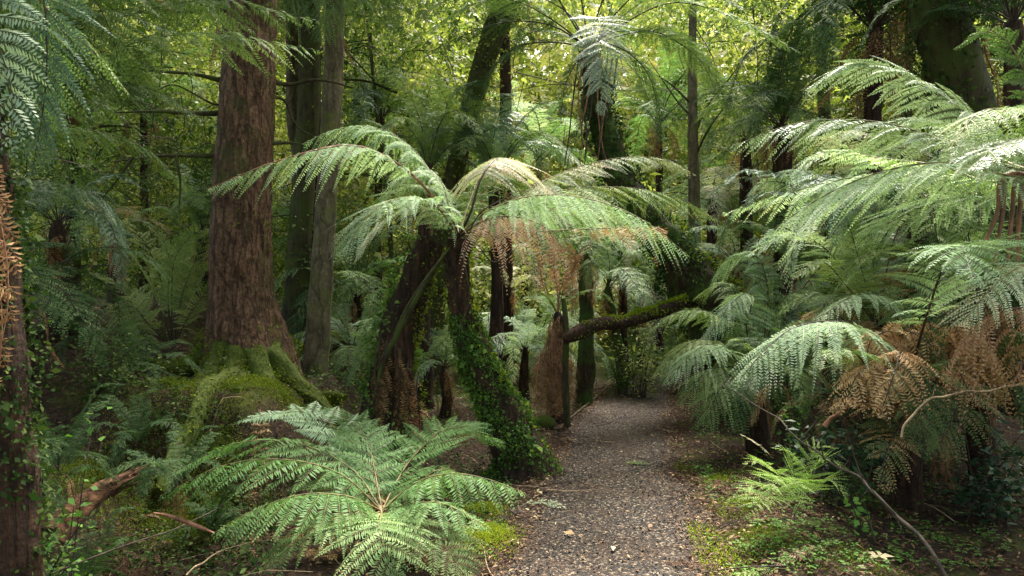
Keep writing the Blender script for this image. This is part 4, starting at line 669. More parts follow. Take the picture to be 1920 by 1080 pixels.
# tall green uprights in the middle of the bank
cM = (1650, 620, 5.6); q = P(*cM); mid = thing('fern', 'upright green fern with a bare dark stem rising through the right fern bank', 'fern', (q[0], q[1], float(H(q[0], q[1]))))
for k, (l, W, m_, ti) in enumerate([([(1620, 520, 5.4), (1600, 450, 5.3), (1582, 385, 5.2)], .30, 'fern', .6), ([(1600, 530, 5.6), (1540, 460, 5.6), (1480, 440, 5.5), (1400, 480, 5.5)], .42, 'pale', .4), ([(1590, 540, 5.3), (1540, 490, 5.1), (1490, 520, 5.0)], .32, 'fern', .5),
        ([(1700, 520, 5.7), (1750, 430, 5.8), (1800, 400, 5.8)], .35, 'dark', .7), ([(1660, 520, 5.8), (1690, 420, 6), (1760, 380, 6.1), (1830, 420, 6.1)], .4, 'blue', .9), ([(1640, 500, 6.2), (1620, 400, 6.4), (1560, 350, 6.5), (1480, 380, 6.5)], .42, 'pale', .45),
        ([(1610, 560, 5.4), (1560, 560, 5.2), (1520, 610, 5.1)], .3, 'fern', .5), ([(1700, 540, 5.3), (1760, 500, 5.2), (1840, 520, 5.1)], .35, 'fern', .35)]):
    add_frond(mid, PP([cM]+l), W, mat=m_, seed=320+k, tint=ti, droop=.25, stemmat='darkstem', petiole=.22)
# bracken at the path edge
cB = (1500, 950, 4.2); q = P(*cB); br = thing('bracken', 'fresh lime green bracken clump at the right edge of the path', 'fern', (q[0], q[1], float(H(q[0], q[1]))))
for k, l in enumerate([[(1470, 900, 4.15), (1430, 865, 4.1), (1395, 870, 4.05)], [(1490, 890, 4.2), (1480, 850, 4.2), (1450, 840, 4.2)], [(1520, 890, 4.2), (1550, 860, 4.1), (1590, 880, 4.05)], [(1460, 920, 4.0), (1410, 910, 3.95), (1385, 940, 3.9)], [(1500, 910, 4.05), (1490, 905, 3.9), (1500, 970, 3.8)], [(1530, 910, 4.1), (1560, 900, 4.0), (1590, 930, 3.95)], [(1450, 930, 4.0), (1420, 945, 3.85), (1400, 985, 3.8)], [(1510, 880, 4.3), (1530, 840, 4.3), (1570, 840, 4.3)], [(1470, 900, 4.0), (1450, 905, 3.9), (1440, 950, 3.8)]]):
    add_frond(br, PP([(1500, 965, 4.2)]+l), .26, mat='lime', seed=340+k, tint=.85, shape='tri', pairs=17, ds=.012, petiole=.35, gap=.46, droop=.15, sweep=22, stemr=.003)
for lab, l, mt in [('small lime green frond lying low left of the pale dead one, near the bracken', [(1480, 1040, 3.55), (1450, 1000, 3.6), (1400, 992, 3.62), (1365, 1015, 3.6)], 'lime'), ('little bleached dead frond curled on the ground below the bracken', [(1440, 1015, 3.6), (1480, 992, 3.7), (1520, 990, 3.7), (1548, 1012, 3.7)], 'pink'),
                   ('pale yellow fallen frond lying at the left edge of the path', [(975, 950, 4.75), (1000, 945, 4.85), (1030, 945, 4.85), (1062, 958, 4.7)], 'pale'), ('small yellowing frond lying on the middle of the path', [(1170, 878, 5.9), (1185, 874, 5.95), (1200, 874, 5.95), (1215, 878, 5.9)], 'fresh'),
                   ('pale tan fern sprig left of the bracken', [(1450, 860, 4.6), (1430, 840, 4.6), (1410, 825, 4.6), (1390, 815, 4.6)], 'mix'), ('curled brown dead fern clump under the front fern', [(640, 1060, 3.5), (610, 1035, 3.55), (580, 1035, 3.55), (555, 1045, 3.55)], 'dead')]:
    pts = PP(l)
    if 'lying' in lab or 'curled on' in lab:
        for q in pts: q[2] = float(H(q[0], q[1]))+.03
    o = thing('frond_sprig', lab, 'frond', pts[0]); add_frond(o, pts, .085, mat=mt, seed=int(l[0][0]), tint=.7, pairs=13, ds=.012, stemr=.003, petiole=.2, droop=.2)

# ------------------------------------------------------------------ near dark tree fern, left edge
cL = (-150, -260, 2.9); q = P(*cL); lt = thing('tree_fern', 'near tree fern at the left edge with dark hanging fronds and a leafy shaded trunk', 'tree fern', (P(0, 540, 2.9)[0]-.06, 2.9, float(H(-2.2, 2.9))))
rows = [np.r_[P(8, 1230, 2.9), .16], np.r_[P(8, 1000, 2.9), .13], np.r_[P(-2, 700, 2.9), .11], np.r_[P(-20, 400, 2.9), .10], np.r_[P(-80, 50, 2.9), .11], np.r_[P(*cL), .12]]
g = Geo(); tube(g, rows, n=70, m=20, amp=.14, seed=5); stalk_bits(g, rows, 50, r, L=.08); part('trunk', g, [M['fibre']], lt, smooth=True)
g = Geo(); on_tube(g, rows, 8000, .024, r, off=0, jit=.035, zr=(0, .75)); part('ivy', g, [M['ivydark']], lt)
def lfr(l, W, **k): k.setdefault('stemmat', 'darkstem'); k.setdefault('ds', .015); return add_frond(lt, PP([cL]+l), W, **k)
lfr([(-20, -240, 3.0), (70, -60, 3.0), (88, 130, 2.95), (60, 330, 2.9)], .34, mat='blue', seed=401, tint=.35, droop=.2, S0=(-1, 0, 0), sweep=34, petiole=.35, pairs=36)
lfr([(-20, -160, 3.1), (90, 20, 3.15), (170, 90, 3.2), (240, 175, 3.3)], .30, mat='fern', seed=402, tint=.5, droop=.4, sweep=24, petiole=.2, stemmat='redstem', stemr=.016)
lfr([(-80, -120, 3.2), (0, 0, 3.3), (60, 120, 3.4), (90, 260, 3.4)], .42, mat='fresh', seed=403, tint=.4, droop=.3)
lfr([(-60, -100, 2.8), (-20, 40, 2.7), (20, 160, 2.7), (20, 290, 2.7)], .32, mat='blue', seed=404, tint=.7, droop=.3, S0=(-1, 0, 0))
lfr([(0, -300, 3.3), (150, -200, 3.8), (280, -100, 4.2), (330, 20, 4.3)], .4, mat='dark', seed=405, tint=.8, droop=.4)
lfr([(0, -200, 3.4), (120, -80, 3.9), (200, 40, 4.1), (230, 150, 4.2)], .4, mat='fern', seed=406, tint=.3, droop=.4)
lfr([(-30, -50, 3.2), (40, 150, 3.5), (110, 280, 3.7), (150, 400, 3.8)], .4, mat='dark', seed=407, tint=.9, droop=.3)
for k in range(3):
    x = [-4, 12, 2, 6, 22][k]; y = [400, 480, 560, 540, 580][k]
    lfr([(-60, 180, 2.75), (x-15, y-80, 2.7), (x, y, 2.68), (x+r.normal()*8, y+90, 2.66), (x-15, y+190, 2.66)], .075, mat='dead', seed=410+k, tint=.3, droop=.5, sag=.3, curl=.2, petiole=.5, pairs=20, ragged=.15, name='dead_frond', label='orange-brown dead frond hanging against the dark trunk' if k == 0 else None, stemmat='redstem', ds=.012)
# long horizontal frond at upper left, from a tree fern outside the frame on the left
cT = (-200, 260, 5.2); q = P(*cT)
far = thing('tree_fern', 'tree fern beyond the left edge sending a long level frond towards the red trunk', 'tree fern', (q[0], q[1], float(H(q[0], q[1]))))
g = Geo(); tube(g, [np.r_[q[0], q[1], float(H(q[0], q[1])), .16], np.r_[q-A(0, 0, .6), .13], np.r_[q, .12]], n=20, m=14, amp=.1); part('trunk', g, [M['fibre']], far, smooth=True)
for k, (l, W, m_, ti) in enumerate([([(0, 170, 5.3), (190, 98, 5.4), (380, 62, 5.5), (600, 95, 5.5)], .58, 'fern', .5), ([(0, 120, 5.0), (200, 40, 5.0), (400, 0, 5.0), (600, 40, 5.0)], .55, 'dark', .9), ([(-20, 90, 5.6), (150, 10, 5.8), (320, -10, 5.9), (480, 60, 5.9)], .5, 'fern', .3), ([(-40, 120, 5.6), (100, 0, 6), (260, -20, 6.2), (420, 30, 6.3)], .42, 'dark', .8), ([(0, 260, 5.6), (130, 240, 6), (260, 270, 6.2), (330, 330, 6.2)], .4, 'fern', .3), ([(0, 330, 5.5), (100, 340, 5.6), (200, 380, 5.7), (240, 470, 5.7)], .38, 'blue', .5), ([(-20, 60, 5.3), (100, -60, 5.3), (230, -60, 5.3), (330, 20, 5.3)], .35, 'dead', .3)]):
    add_frond(far, PP([cT]+l), W, mat=m_, seed=430+k, tint=ti, droop=.35, sag=.25, stemmat='darkstem', pairs=36, petiole=.2)
# light fronds hanging from above at top centre-left, crown just over the frame beside the slim trunk
cU = (634, -120, 8.75); q = P(*cU); b0 = P(600, 560, 8.75)
up = thing('tree_fern', 'tree fern above the frame letting sunlit fronds hang over the slim trunks', 'tree fern', (b0[0], b0[1], float(H(b0[0], b0[1]))))
g = Geo(); tube(g, [np.r_[b0[0], b0[1], float(H(b0[0], b0[1]))-.1, .10], np.r_[P(601, 560, 8.75), .085], np.r_[P(613, 380, 8.75), .08], np.r_[P(622, 190, 8.75), .08], np.r_[P(629, 0, 8.75), .08], np.r_[q, .08]], n=60, m=14, amp=.1); part('trunk', g, [M['fibre']], up, smooth=True)
for k, (l, W, m_, ti) in enumerate([([(600, -100, 8.2), (560, -30, 7.9), (520, 55, 7.9)], .5, 'fresh', .45), ([(640, -90, 8.2), (630, -10, 7.9), (600, 75, 7.8)], .5, 'fresh', .35), ([(560, -130, 8.3), (480, -60, 8.1), (400, 20, 8.0)], .5, 'fern', .6), ([(700, -100, 8.3), (760, -40, 8.2), (800, 40, 8.1)], .5, 'dark', .8),
        ([(670, -80, 8.2), (710, -10, 8.0), (730, 80, 8.0)], .45, 'fern', .3), ([(560, -150, 8.6), (440, -110, 8.7), (340, -30, 8.7), (300, 50, 8.7)], .5, 'dark', .7), ([(720, -150, 8.6), (850, -110, 8.6), (930, -30, 8.6), (960, 40, 8.6)], .5, 'fern', .3)]):
    add_frond(up, PP([cU]+l), W*1.2, mat=m_, seed=440+k, tint=ti, droop=.3, sag=.3, S0=(-1, 0, 0), sweep=26, pairs=28)
for k, (l, W, m_, ti) in enumerate([([(60, 60, 4.9), (200, 20, 4.8), (330, 60, 4.8)], .34, 'blue', .5), ([(-20, 10, 4.6), (80, -70, 4.4), (200, -60, 4.3), (300, 30, 4.2)], .36, 'fern', .4), ([(20, 200, 5.2), (160, 150, 5.3), (290, 170, 5.4), (390, 230, 5.4)], .36, 'dark', .8)]):
    add_frond(far, PP([cT]+l), W, mat=m_, seed=460+k, tint=ti, droop=.35, sag=.25, stemmat='darkstem', pairs=34, petiole=.2)
for k, (l, W, m_, ti) in enumerate([([(1180, 20, D_), (1290, -40, D_-.3), (1400, -20, D_-.6), (1480, 60, D_-.8)], .45, 'dark', .8) for D_ in (8.6,)]+[([(1060, 20, 8.5), (960, -20, 8.4), (860, -10, 8.3), (760, 50, 8.3)], .45, 'dark', .9), ([(1040, 40, 8), (960, 0, 7.6), (880, 10, 7.4), (800, 60, 7.3)], .42, 'fern', .4), ([(1150, 60, 8.6), (1250, 70, 8.9), (1330, 130, 9), (1370, 220, 9)], .42, 'fern', .3)]):
    add_frond(tall, PP([(1104, 92, 8.3)]+l), W, mat=m_, seed=470+k, tint=ti, droop=.4, petiole=.22, stemmat='darkstem', stemr=.012)
# ------------------------------------------------------------------ trees behind
simple_trunk('slender pale tree with thin side branches right of centre', [(1302, 560, 10.5, .10), (1302, 400, 10.5, .09), (1299, 250, 10.5, .08), (1298, 130, 10.5, .07), (1300, -20, 10.5, .05), (1305, -300, 10.5, .04)], 21, ((3.0, 10.6, 6.6), (1.5, 1.3, .9)), size=.06,
    branches=[[np.r_[P(1300, 260, 10.5), .025], np.r_[P(1325, 200, 10.5), .02], np.r_[P(1380, 130, 10.5), .01], np.r_[P(1400, 80, 10.5), .005]], [np.r_[P(1300, 200, 10.5), .02], np.r_[P(1260, 160, 10.4), .012], np.r_[P(1230, 140, 10.4), .005]], [np.r_[P(1300, 300, 10.5), .02], np.r_[P(1330, 240, 10.3), .014], np.r_[P(1375, 180, 10.2), .006]], [np.r_[P(1298, 220, 10.5), .02], np.r_[P(1270, 190, 10.4), .012], np.r_[P(1215, 110, 10.4), .005]]])
simple_trunk('thick black leaning trunk draped in dark ivy at upper right', [(1870, 640, 8, .34), (1845, 380, 8, .31), (1822, 230, 8, .29), (1785, 100, 8, .28), (1755, 0, 8, .27), (1700, -400, 8, .22)], 22, ((6.3, 10, 8), (2.6, 2.2, 1.2)), bark='darkbark', ivy=(6500, .05, 'ivydark', .08), ncl=110, size=.11)
for k, (px, d, r0, top, lean, mt, lab) in enumerate([(745, 12, .07, 6.5, -30, 'darkbark', 'thin dark trunk with drooping twigs behind the left gap'), (140, 12, .14, 8, -10, 'darkbark', 'dark trunk standing back near the left edge'), (1560, 13, .20, 10, -20, 'darkbark', 'shaded trunk behind the spoke-like fern'), (1690, 12, .16, 8, 10, 'darkbark', 'dark trunk left of the black ivy trunk'), (240, 18, .16, 11, 5, 'bark', 'distant trunk deep in the left forest'), (40, 15, .2, 10, 0, 'darkbark', 'broad dark trunk far back at the left edge'), (860, 22, .16, 13, 30, 'bark', 'far trunk behind the leaning shaggy trunk')]):
    x = (px-960)/F*d; z0 = float(H(x, d)); r0 *= .62; rows = [A(x, d, z0-.2, r0*1.3), A(x+lean*.004, d, z0+top*.3, r0), A(x+lean*.012, d, z0+top*.65, r0*.8), A(x+lean*.02, d, z0+top, r0*.45)]
    cz = z0+top
    tree(lab, rows, (x+lean*.02, d, cz), (1.9, 1.9, 1.8), ncl=80, per=60, size=.07+.003*d, mat='forest', bark=mt, seed=600+k, limbs=4, m=12, n=24, clr=.8, flat=.4, branches=[
        [A(x, d, z0+top*q, .03), A(x+s*.6, d-.2, z0+top*q+.15, .02), A(x+s*1.4, d-.4, z0+top*q+.05, .012), A(x+s*2.1, d-.5, z0+top*q-.2, .005)] for q, s in ((.35, 1), (.45, -1), (.6, 1), (.7, -1))])

# far wood: leafy undergrowth and saplings reading as one mass
r = np.random.default_rng(77); g = Geo()
def field(n, y0, y1, per, size, rad, tb, zlo=0., zhi=1., pw=1., xs=.82):
    y = y0+(y1-y0)*r.random(n)**pw; x = r.uniform(-xs, xs, n)*y; gz = H(x, y); top = CAMH+.46*y+1.0
    z = gz+.1+(zlo+(zhi-zlo)*r.random(n))*(top-gz)
    keepm = np.abs(x-pcx(y)) > np.where(y < 15, 1.2, 0); gap = (np.abs(x/y*F+960-985) < 75) & (np.abs(540-(z-CAMH)/y*F-210) < 130) & (y < 21); keepm &= ~gap; cx = np.interp(y, [9, 14, 20], [.6, 1.6, 2.4]); keepm &= ~((np.abs(x-cx) < 2.6) & (z > 3.6) & (y < 19))
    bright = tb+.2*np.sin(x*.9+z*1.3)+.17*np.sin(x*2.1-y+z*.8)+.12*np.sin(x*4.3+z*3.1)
    c = np.stack([x, y, z], 1)[keepm]; n = len(c)
    N_ = n*per; cc = np.repeat(c, per, 0); p = r.normal(size=(N_, 3))*.5*rad*A(1, 1, .4); dd = nrm(p*A(1, 1, .5)+r.normal(size=(N_, 3))*.3*rad+A(0, 0, -.3*rad))
    nv = nrm(r.normal(size=(N_, 3))*.8+A(0, -.4, .8)); sc = size*(.5+.04*cc[:, 1])*np.exp(r.normal(size=N_)*.45)*np.repeat(np.exp(r.normal(size=n)*.25), per)
    kites(g, cc+p, dd, nv, sc, sc*.55, 0, np.clip(np.repeat(bright[keepm]+r.normal(size=n)*.1, per)+r.normal(size=N_)*.1, 0, 1))
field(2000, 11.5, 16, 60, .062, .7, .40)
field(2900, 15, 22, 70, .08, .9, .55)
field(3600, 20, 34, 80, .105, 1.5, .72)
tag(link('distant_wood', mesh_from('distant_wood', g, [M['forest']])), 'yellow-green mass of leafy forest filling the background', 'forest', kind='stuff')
# drooping leafy sprays of the forest edge, each a bent twig lined with small leaves
g = Geo(); gt = Geo(); ns = 620; yy = r.uniform(9.5, 15, ns); xx = r.uniform(-.78, .78, ns)*yy; zz = CAMH+r.uniform(.03, .50, ns)*yy
okk = (np.abs(xx-1.2) > 2.2) | (zz < 3.4) & (r.random(ns) < .6) | (np.abs(xx/yy*F) > 9e9) | (r.random(ns) < .12); xx, yy, zz = xx[okk], yy[okk], zz[okk]
for k in range(len(xx)):
    a = r.uniform(0, 6.3); L_ = r.uniform(.7, 2.0); b_ = A(xx[k], yy[k], zz[k]); e = b_+A(math.cos(a)*L_, math.sin(a)*L_*.4, -L_*r.uniform(.15, .7)); m_ = .5*(b_+e)+A(0, 0, .22*L_)
    q, _ = spline(np.array([b_, m_, e]), 40); tube(g, [b_, m_, e], n=7, m=3, rad=(.012, .004), cap=False, mat=1)
    n_ = int(110*L_); i_ = r.integers(3, 40, n_); u = r.random(n_); lat = nrm(r.normal(size=(n_, 3))*A(1, 1, .25)); p_ = q[i_]+lat*(u*.22*L_*(1.1-i_/45))[:, None]-A(0, 0, 1)*(u**2*.12)[:, None]
    s_ = .055*np.exp(r.normal(size=n_)*.35); kites(g, p_, lat+A(0, 0, -.35), A(0, -.2, 1)+r.normal(size=(n_, 3))*.4, s_, s_*.5, 0, np.clip(r.normal(.45, .2)+r.normal(size=n_)*.12, 0, 1))
tag(link('drooping_sprays', mesh_from('drooping_sprays', g, [M['crown'], M['twig']])), 'dark drooping leafy sprays in front of the bright background', 'foliage', kind='stuff')
# fine hanging twigs and creepers among the background leaves
g = Geo()
for k in range(420):
    y = r.uniform(9.5, 20); x = r.uniform(-.75, .75)*y; z = CAMH+r.uniform(.02, .42)*y; L_ = r.uniform(.4, 1.6); s = r.normal(size=2)
    if k % 3: e = A(x+s[0]*L_*.2, y, z-L_)
    else: e = A(x+s[0]*L_, y+s[1]*.3, z-.2*L_)
    m_ = .5*(A(x, y, z)+e)+r.normal(size=3)*.12*L_
    tube(g, [A(x, y, z), m_, e], n=7, m=3, rad=(.010, .003), cap=False)
tag(link('hanging_twigs', mesh_from('hanging_twigs', g, [M['twig']])), 'tangle of thin twigs and creepers hanging in the background', 'twigs', kind='stuff')
# unseen trees added around and behind the viewer to shade the scene
for k, (x, y, z, cr, lab) in enumerate([(-4.5, -2.5, 7.5, 3.2, 'unseen tree added for shade behind the viewer on the left'), (4.5, -3, 7.5, 3.2, 'unseen tree added for shade behind the viewer on the right'), (-4.6, 3.4, 4.9, 2.7, 'unseen tree added for shade outside the left edge'), (8.5, 2.0, 7.5, 3.0, 'unseen tree added for shade outside the right edge'), (.3, -7, 8, 3.5, 'unseen tree added for shade far behind the viewer over the path')]):
    z0 = float(H(x, y)); tree(lab, [A(x, y, z0-.2, .35), A(x, y, 3, .28), A(x, y, z, .18)], (x, y, z), (cr, cr, 1.8), ncl=130, per=50, size=.12, seed=700+k, limbs=5, m=14, n=20, clr=1.1, group=None)

# ------------------------------------------------------------------ ground cover, litter, stones
r = np.random.default_rng(9)
def scat(n, x0, x1, y0, y1, path=None, pw=1.3):
    y = y0+(y1-y0)*r.random(n)**pw; x = r.uniform(x0, x1, n)*(1 if x1 > 3 else 1); d = np.abs(x-pcx(y))
    k = np.ones(n, bool) if path is None else ((d < .62) if path else (d > .55)); return x[k], y[k]
g = Geo()
for n, a, sz in [(30000, (-5, 5.5, 2.4, 12, False), .036), (11000, (-1, 3, 2.4, 12, True), .024), (6000, (.9, 4, 2.6, 7, False), .034)]:
    x, y = scat(n, *a); m_ = len(x); z = H(x, y)+.012+r.random(m_)*.02; th = r.uniform(0, 6.3, m_)
    dv_ = np.stack([np.cos(th), np.sin(th), r.normal(size=m_)*.25], 1); nv = nrm(np.stack([r.normal(size=m_)*.35, r.normal(size=m_)*.35, np.ones(m_)], 1)); ln = sz*r.uniform(.35, 1.6, m_)
    kites(g, np.stack([x, y, z], 1), dv_, nv, ln, ln*r.uniform(.15, .5, m_), 0, np.clip(r.normal(.45, .27, m_), 0, 1), fold=.08)
for k in range(70):                                         # shed fern fronds among the leaves
    q = G(r.uniform(1230, 1900), r.uniform(840, 1075), 4.5) if k % 2 else G(r.uniform(200, 640), r.uniform(950, 1075), 4.5)
    if abs(q[0]-pcx(q[1])) < .6: continue
    th = r.uniform(0, 6.3); L_ = r.uniform(.2, .5); pts = [q+A(math.cos(th)*L_*t, math.sin(th)*L_*t, .03+.03*math.sin(3*t)) for t in (0, .4, .7, 1)]
    for p_ in pts: p_[2] = float(H(p_[0], p_[1]))+.03
    a_, b_ = frond_geo(pts, L_*.24, pairs=16, ds=.012, seed=k, tint=.3+.4*r.random(), curl=.2, ragged=.3, stemr=.003, petiole=.15, stem=0, rib=False)
    for gg in (a_, b_): g.q += [q_+g.n for q_ in gg.q]; g.v += gg.v; g.m += gg.m; g.t += gg.t; g.n += gg.n
th = None
y = r.uniform(2.4, 11, 9000); x = pcx(y)+np.sign(r.normal(size=9000))*(.5+np.abs(r.normal(size=9000))*.16-.1*r.random(9000)); m_ = len(x); th = r.uniform(0, 6.3, m_); ln = .026*r.uniform(.3, 1.7, m_)
kites(g, np.stack([x, y, H(x, y)+.018+r.random(m_)*.012], 1), np.stack([np.cos(th), np.sin(th), r.normal(size=m_)*.2], 1), np.stack([r.normal(size=m_)*.3, r.normal(size=m_)*.3, np.ones(m_)], 1), ln, ln*r.uniform(.15, .5, m_), 0, np.clip(r.normal(.42, .25, m_), 0, 1), fold=.08)
tag(link('leaf_litter', mesh_from('leaf_litter', g, [M['litter']])), 'brown and tan fallen leaves over the forest floor and path', 'leaf litter', kind='stuff')
g = Geo(); x, y = scat(24000, -1, 4.2, 2.4, 11, True, 1.7); m_ = len(x); s = r.uniform(.003, .009, m_); z = H(x, y)+.018; c = np.stack([x, y, z], 1)
oc = np.array([(1, 0, 0), (0, 1, 0), (-1, 0, 0), (0, -1, 0), (0, 0, 1.0), (0, 0, .9)], float); V = c[:, None]+oc[None]*(s[:, None, None]*r.uniform(.6, 1.4, (m_, 6, 3)))
Q = np.array([(0, 1, 4, 5), (1, 2, 4, 5), (2, 3, 4, 5), (3, 0, 4, 5)]); Q = np.array([(0, 1, 2, 4), (0, 4, 2, 3)])
g.add(V, (np.arange(m_)[:, None, None]*6+Q[None]).reshape(-1, 4), 0, np.repeat(r.random(m_), 2))
tag(link('loose_gravel', mesh_from('loose_gravel', g, [M['stone']])), 'loose dark gravel chips on the path', 'gravel', kind='stuff')
g = Geo()
for k in range(700):
    x, y = r.uniform(-4, 4.5), 2.5+9*r.random()**1.4
    if abs(x-pcx(y)) < .5 and r.random() < .75: continue
    z = float(H(x, y))+.02; L_ = r.uniform(.08, .5); th = r.uniform(0, 6.3); e = A(x+L_*math.cos(th), y+L_*math.sin(th), 0); e[2] = float(H(e[0], e[1]))+.015+r.random()*.05
    b_ = A(x, y, z); m2 = .5*(b_+e)+A(*r.normal(size=3))*.03; m2[2] = max(m2[2], z); q = r.uniform(.0015, .005); tube(g, [b_, m2, e], n=6, m=4, rad=(q, q*.5), cap=False, mat=int(r.random() < .3))
tag(link('fallen_twigs', mesh_from('fallen_twigs', g, [M['twig'], M['tantwig']])), 'small fallen twigs scattered over the ground', 'twigs', kind='stuff')
# leafy herbs covering the soil
g = Geo()
def herbs(px0, px1, py0, py1, n, size, per=9, tb=.5):
    for k in range(n):
        q = G(r.uniform(px0, px1), r.uniform(py0, py1), 4.5)
        if abs(q[0]-pcx(q[1])) < .6: continue
        c = q+r.normal(size=(per, 3))*A(.035, .035, .0)+A(0, 0, 1)*r.uniform(.015, .06, per)[:, None]; th = r.uniform(0, 6.3, per)
        for j in range(3):                                  # three-part leaves
            dv_ = np.stack([np.cos(th+j*2.1), np.sin(th+j*2.1), np.full(per, -.1)], 1); kites(g, c, dv_, np.tile(A(0, 0, 1), (per, 1))+r.normal(size=(per, 3))*.25, size*r.uniform(.7, 1.3, per), size*.9, 0, np.clip(r.normal(tb, .2, per), 0, 1))
herbs(1380, 1880, 985, 1075, 120, .014, 8, tb=.65); herbs(1240, 1400, 850, 960, 26, .012, tb=.4); herbs(1380, 1920, 880, 1000, 40, .014, 7, tb=.35); herbs(1130, 1350, 800, 1070, 30, .013); herbs(1380, 1700, 840, 960, 40, .018, 7, tb=.6)
herbs(230, 620, 985, 1075, 36, .013, 7, tb=.35); herbs(20, 330, 900, 1070, 30, .014, tb=.2); herbs(860, 960, 860, 1050, 30, .014, tb=.3); herbs(1600, 1920, 840, 930, 40, .018, tb=.3)
tag(link('ground_herbs', mesh_from('ground_herbs', g, [M['herb']])), 'clover-like green herbs covering the soil beside the path', 'ground cover', kind='stuff')
# creeping undergrowth on both banks
g = Geo()
for n, x0, x1, y0, y1 in [(11000, -5.2, -1.7, 4.9, 8.6), (9000, -3.4, -1.3, 3.0, 5.6), (4500, -1.6, .3, 4.4, 7.2), (8000, 2.0, 5.2, 4.2, 9), (9000, -2.6, 1.2, 7.3, 12), (5000, 2.6, 6, 9, 13)]:
    x = r.uniform(x0, x1, n); y = r.uniform(y0, y1, n); f = np.sin(x*3.1+y*1.7)+np.sin(x*5.3-y*4.1+1)+r.normal(size=n)*.6; k = (f > -.1) & (np.abs(x-pcx(y)) > .78); x, y, f = x[k], y[k], f[k]; n = len(x)
    z = H(x, y)+r.random(n)**1.5*.16*np.clip(f, .3, 2); ln = .032*r.uniform(.5, 1.5, n)
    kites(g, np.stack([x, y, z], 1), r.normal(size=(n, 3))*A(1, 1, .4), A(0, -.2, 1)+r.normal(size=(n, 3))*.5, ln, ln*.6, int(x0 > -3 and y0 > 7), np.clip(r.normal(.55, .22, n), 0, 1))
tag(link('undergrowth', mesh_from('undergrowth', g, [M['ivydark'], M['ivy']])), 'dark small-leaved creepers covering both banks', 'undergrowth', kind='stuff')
# moss cushions
g = Geo()
def mossp(px, py, rad, n, hgt=.05, tb=.5, mat=0):
    q = G(px, py, 4.5); a = r.normal(size=(n, 2))*rad*.5; x = q[0]+a[:, 0]; y = q[1]+a[:, 1]*1.3; f = np.exp(-(a**2).sum(1)/rad**2*1.5)
    k = np.abs(x-pcx(y)) > .5; x, y, f = x[k], y[k], f[k]; n = len(x); z = H(x, y)+f*hgt*r.uniform(.5, 1.1, n)
    kites(g, np.stack([x, y, z], 1), r.normal(size=(n, 3))*.6+A(0, 0, .7), rand_dir(n, r), .014*r.uniform(.6, 1.6, n), .006, mat, np.clip(r.normal(tb, .2, n), 0, 1))
mossp(915, 1010, .22, 3500, .06, .75, 1); mossp(905, 960, .15, 1500, .05, .6, 1); mossp(1300, 1000, .2, 1200, .02, .6, 1); mossp(1390, 950, .2, 1500, .03, .5, 1); mossp(1250, 940, .15, 700, .015); mossp(1350, 1050, .25, 1800, .02, .6, 1); mossp(1420, 1010, .2, 1500, .03, .5); mossp(1270, 880, .2, 900, .02, .5); mossp(1340, 900, .2, 1200, .02, .5, 1); mossp(1600, 1050, .3, 1500, .02, .5)
for a in [(480, 755, .4), (390, 790, .35), (330, 765, .4), (540, 760, .3), (270, 800, .5), (380, 800, .35), (450, 780, .4), (200, 760, .6), (350, 840, .3), (170, 840, .4)]: mossp(a[0], a[1], a[2], 3600, .10, .45)
tag(link('moss', mesh_from('moss', g, [M['moss'], M['mossb']])), 'cushions of green moss on the soil and bank', 'moss', kind='stuff')
# shrubs and saplings
def shrub(label, px, py, d, rad, n, size, mat, nm='shrub', asp=.5, stems=7, tb=.5, flat=.8, seed=0):
    rs = np.random.default_rng(seed+900); c = P(px, py, d); gz = float(H(c[0], c[1])); root = thing(nm, label, nm, (c[0], c[1], gz))
    g = Geo(); gl = Geo()
    for k in range(stems):
        e = c+nrm(rs.normal(size=3))*rad*A(1, .8, flat)*rs.uniform(.5, 1.1); e[2] = max(e[2], gz+.05); b_ = A(c[0]+rs.normal()*.05, c[1]+rs.normal()*.05, gz-.02); m_ = .5*(b_+e)+A(0, 0, .25*rad)
        tube(g, [b_, m_, e], n=10, m=4, rad=(.006, .002), cap=False); q, _ = spline(np.array([b_, m_, e]), 60); nn_ = n//stems
        i_ = rs.integers(12, 60, nn_); p_ = q[i_]+rs.normal(size=(nn_, 3))*rad*.16; kites(gl, p_, rs.normal(size=(nn_, 3))*A(1, 1, .4)+A(0, 0, -.1), A(0, -.3, 1)+rs.normal(size=(nn_, 3))*.45, size*rs.uniform(.6, 1.4, nn_), size*asp*rs.uniform(.8, 1.2, nn_), 0, np.clip(rs.normal(tb, .2, nn_), 0, 1), fold=.05)
    part('stem', g, [M['twig']], root); part('foliage', gl, [M[mat]], root); return root
shrub('small sapling with round bright leaves in front of the left trunk', 85, 880, 3.3, .34, 110, .045, 'herb', 'sapling', .8, 6, .5, 1.3, 1)
shrub('dark glossy-leaved bush behind the bracken', 1560, 800, 4.7, .42, 420, .075, 'gloss', 'shrub', .38, 12, .4, .8, 2)
shrub('dark glossy shrub in the shade at the right edge', 1850, 830, 4.6, .45, 420, .065, 'gloss', 'shrub', .45, 12, .4, .9, 3)
shrub('light green leafy sprig under the right fern bank', 1500, 745, 5.2, .22, 160, .035, 'herb', 'shrub', .7, 7, .6, .8, 4)
shrub('small seedling with a few broad bright leaves beside the fallen branch', 1625, 930, 4.05, .12, 24, .055, 'herb', 'sapling', .7, 4, .75, .6, 5)
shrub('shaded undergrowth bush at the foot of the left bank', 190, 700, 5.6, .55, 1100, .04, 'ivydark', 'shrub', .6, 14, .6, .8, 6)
shrub('dark leafy bush on the bank between fern and left edge', 130, 560, 6.6, .45, 700, .045, 'ivydark', 'shrub', .6, 14, .7, .7, 7)
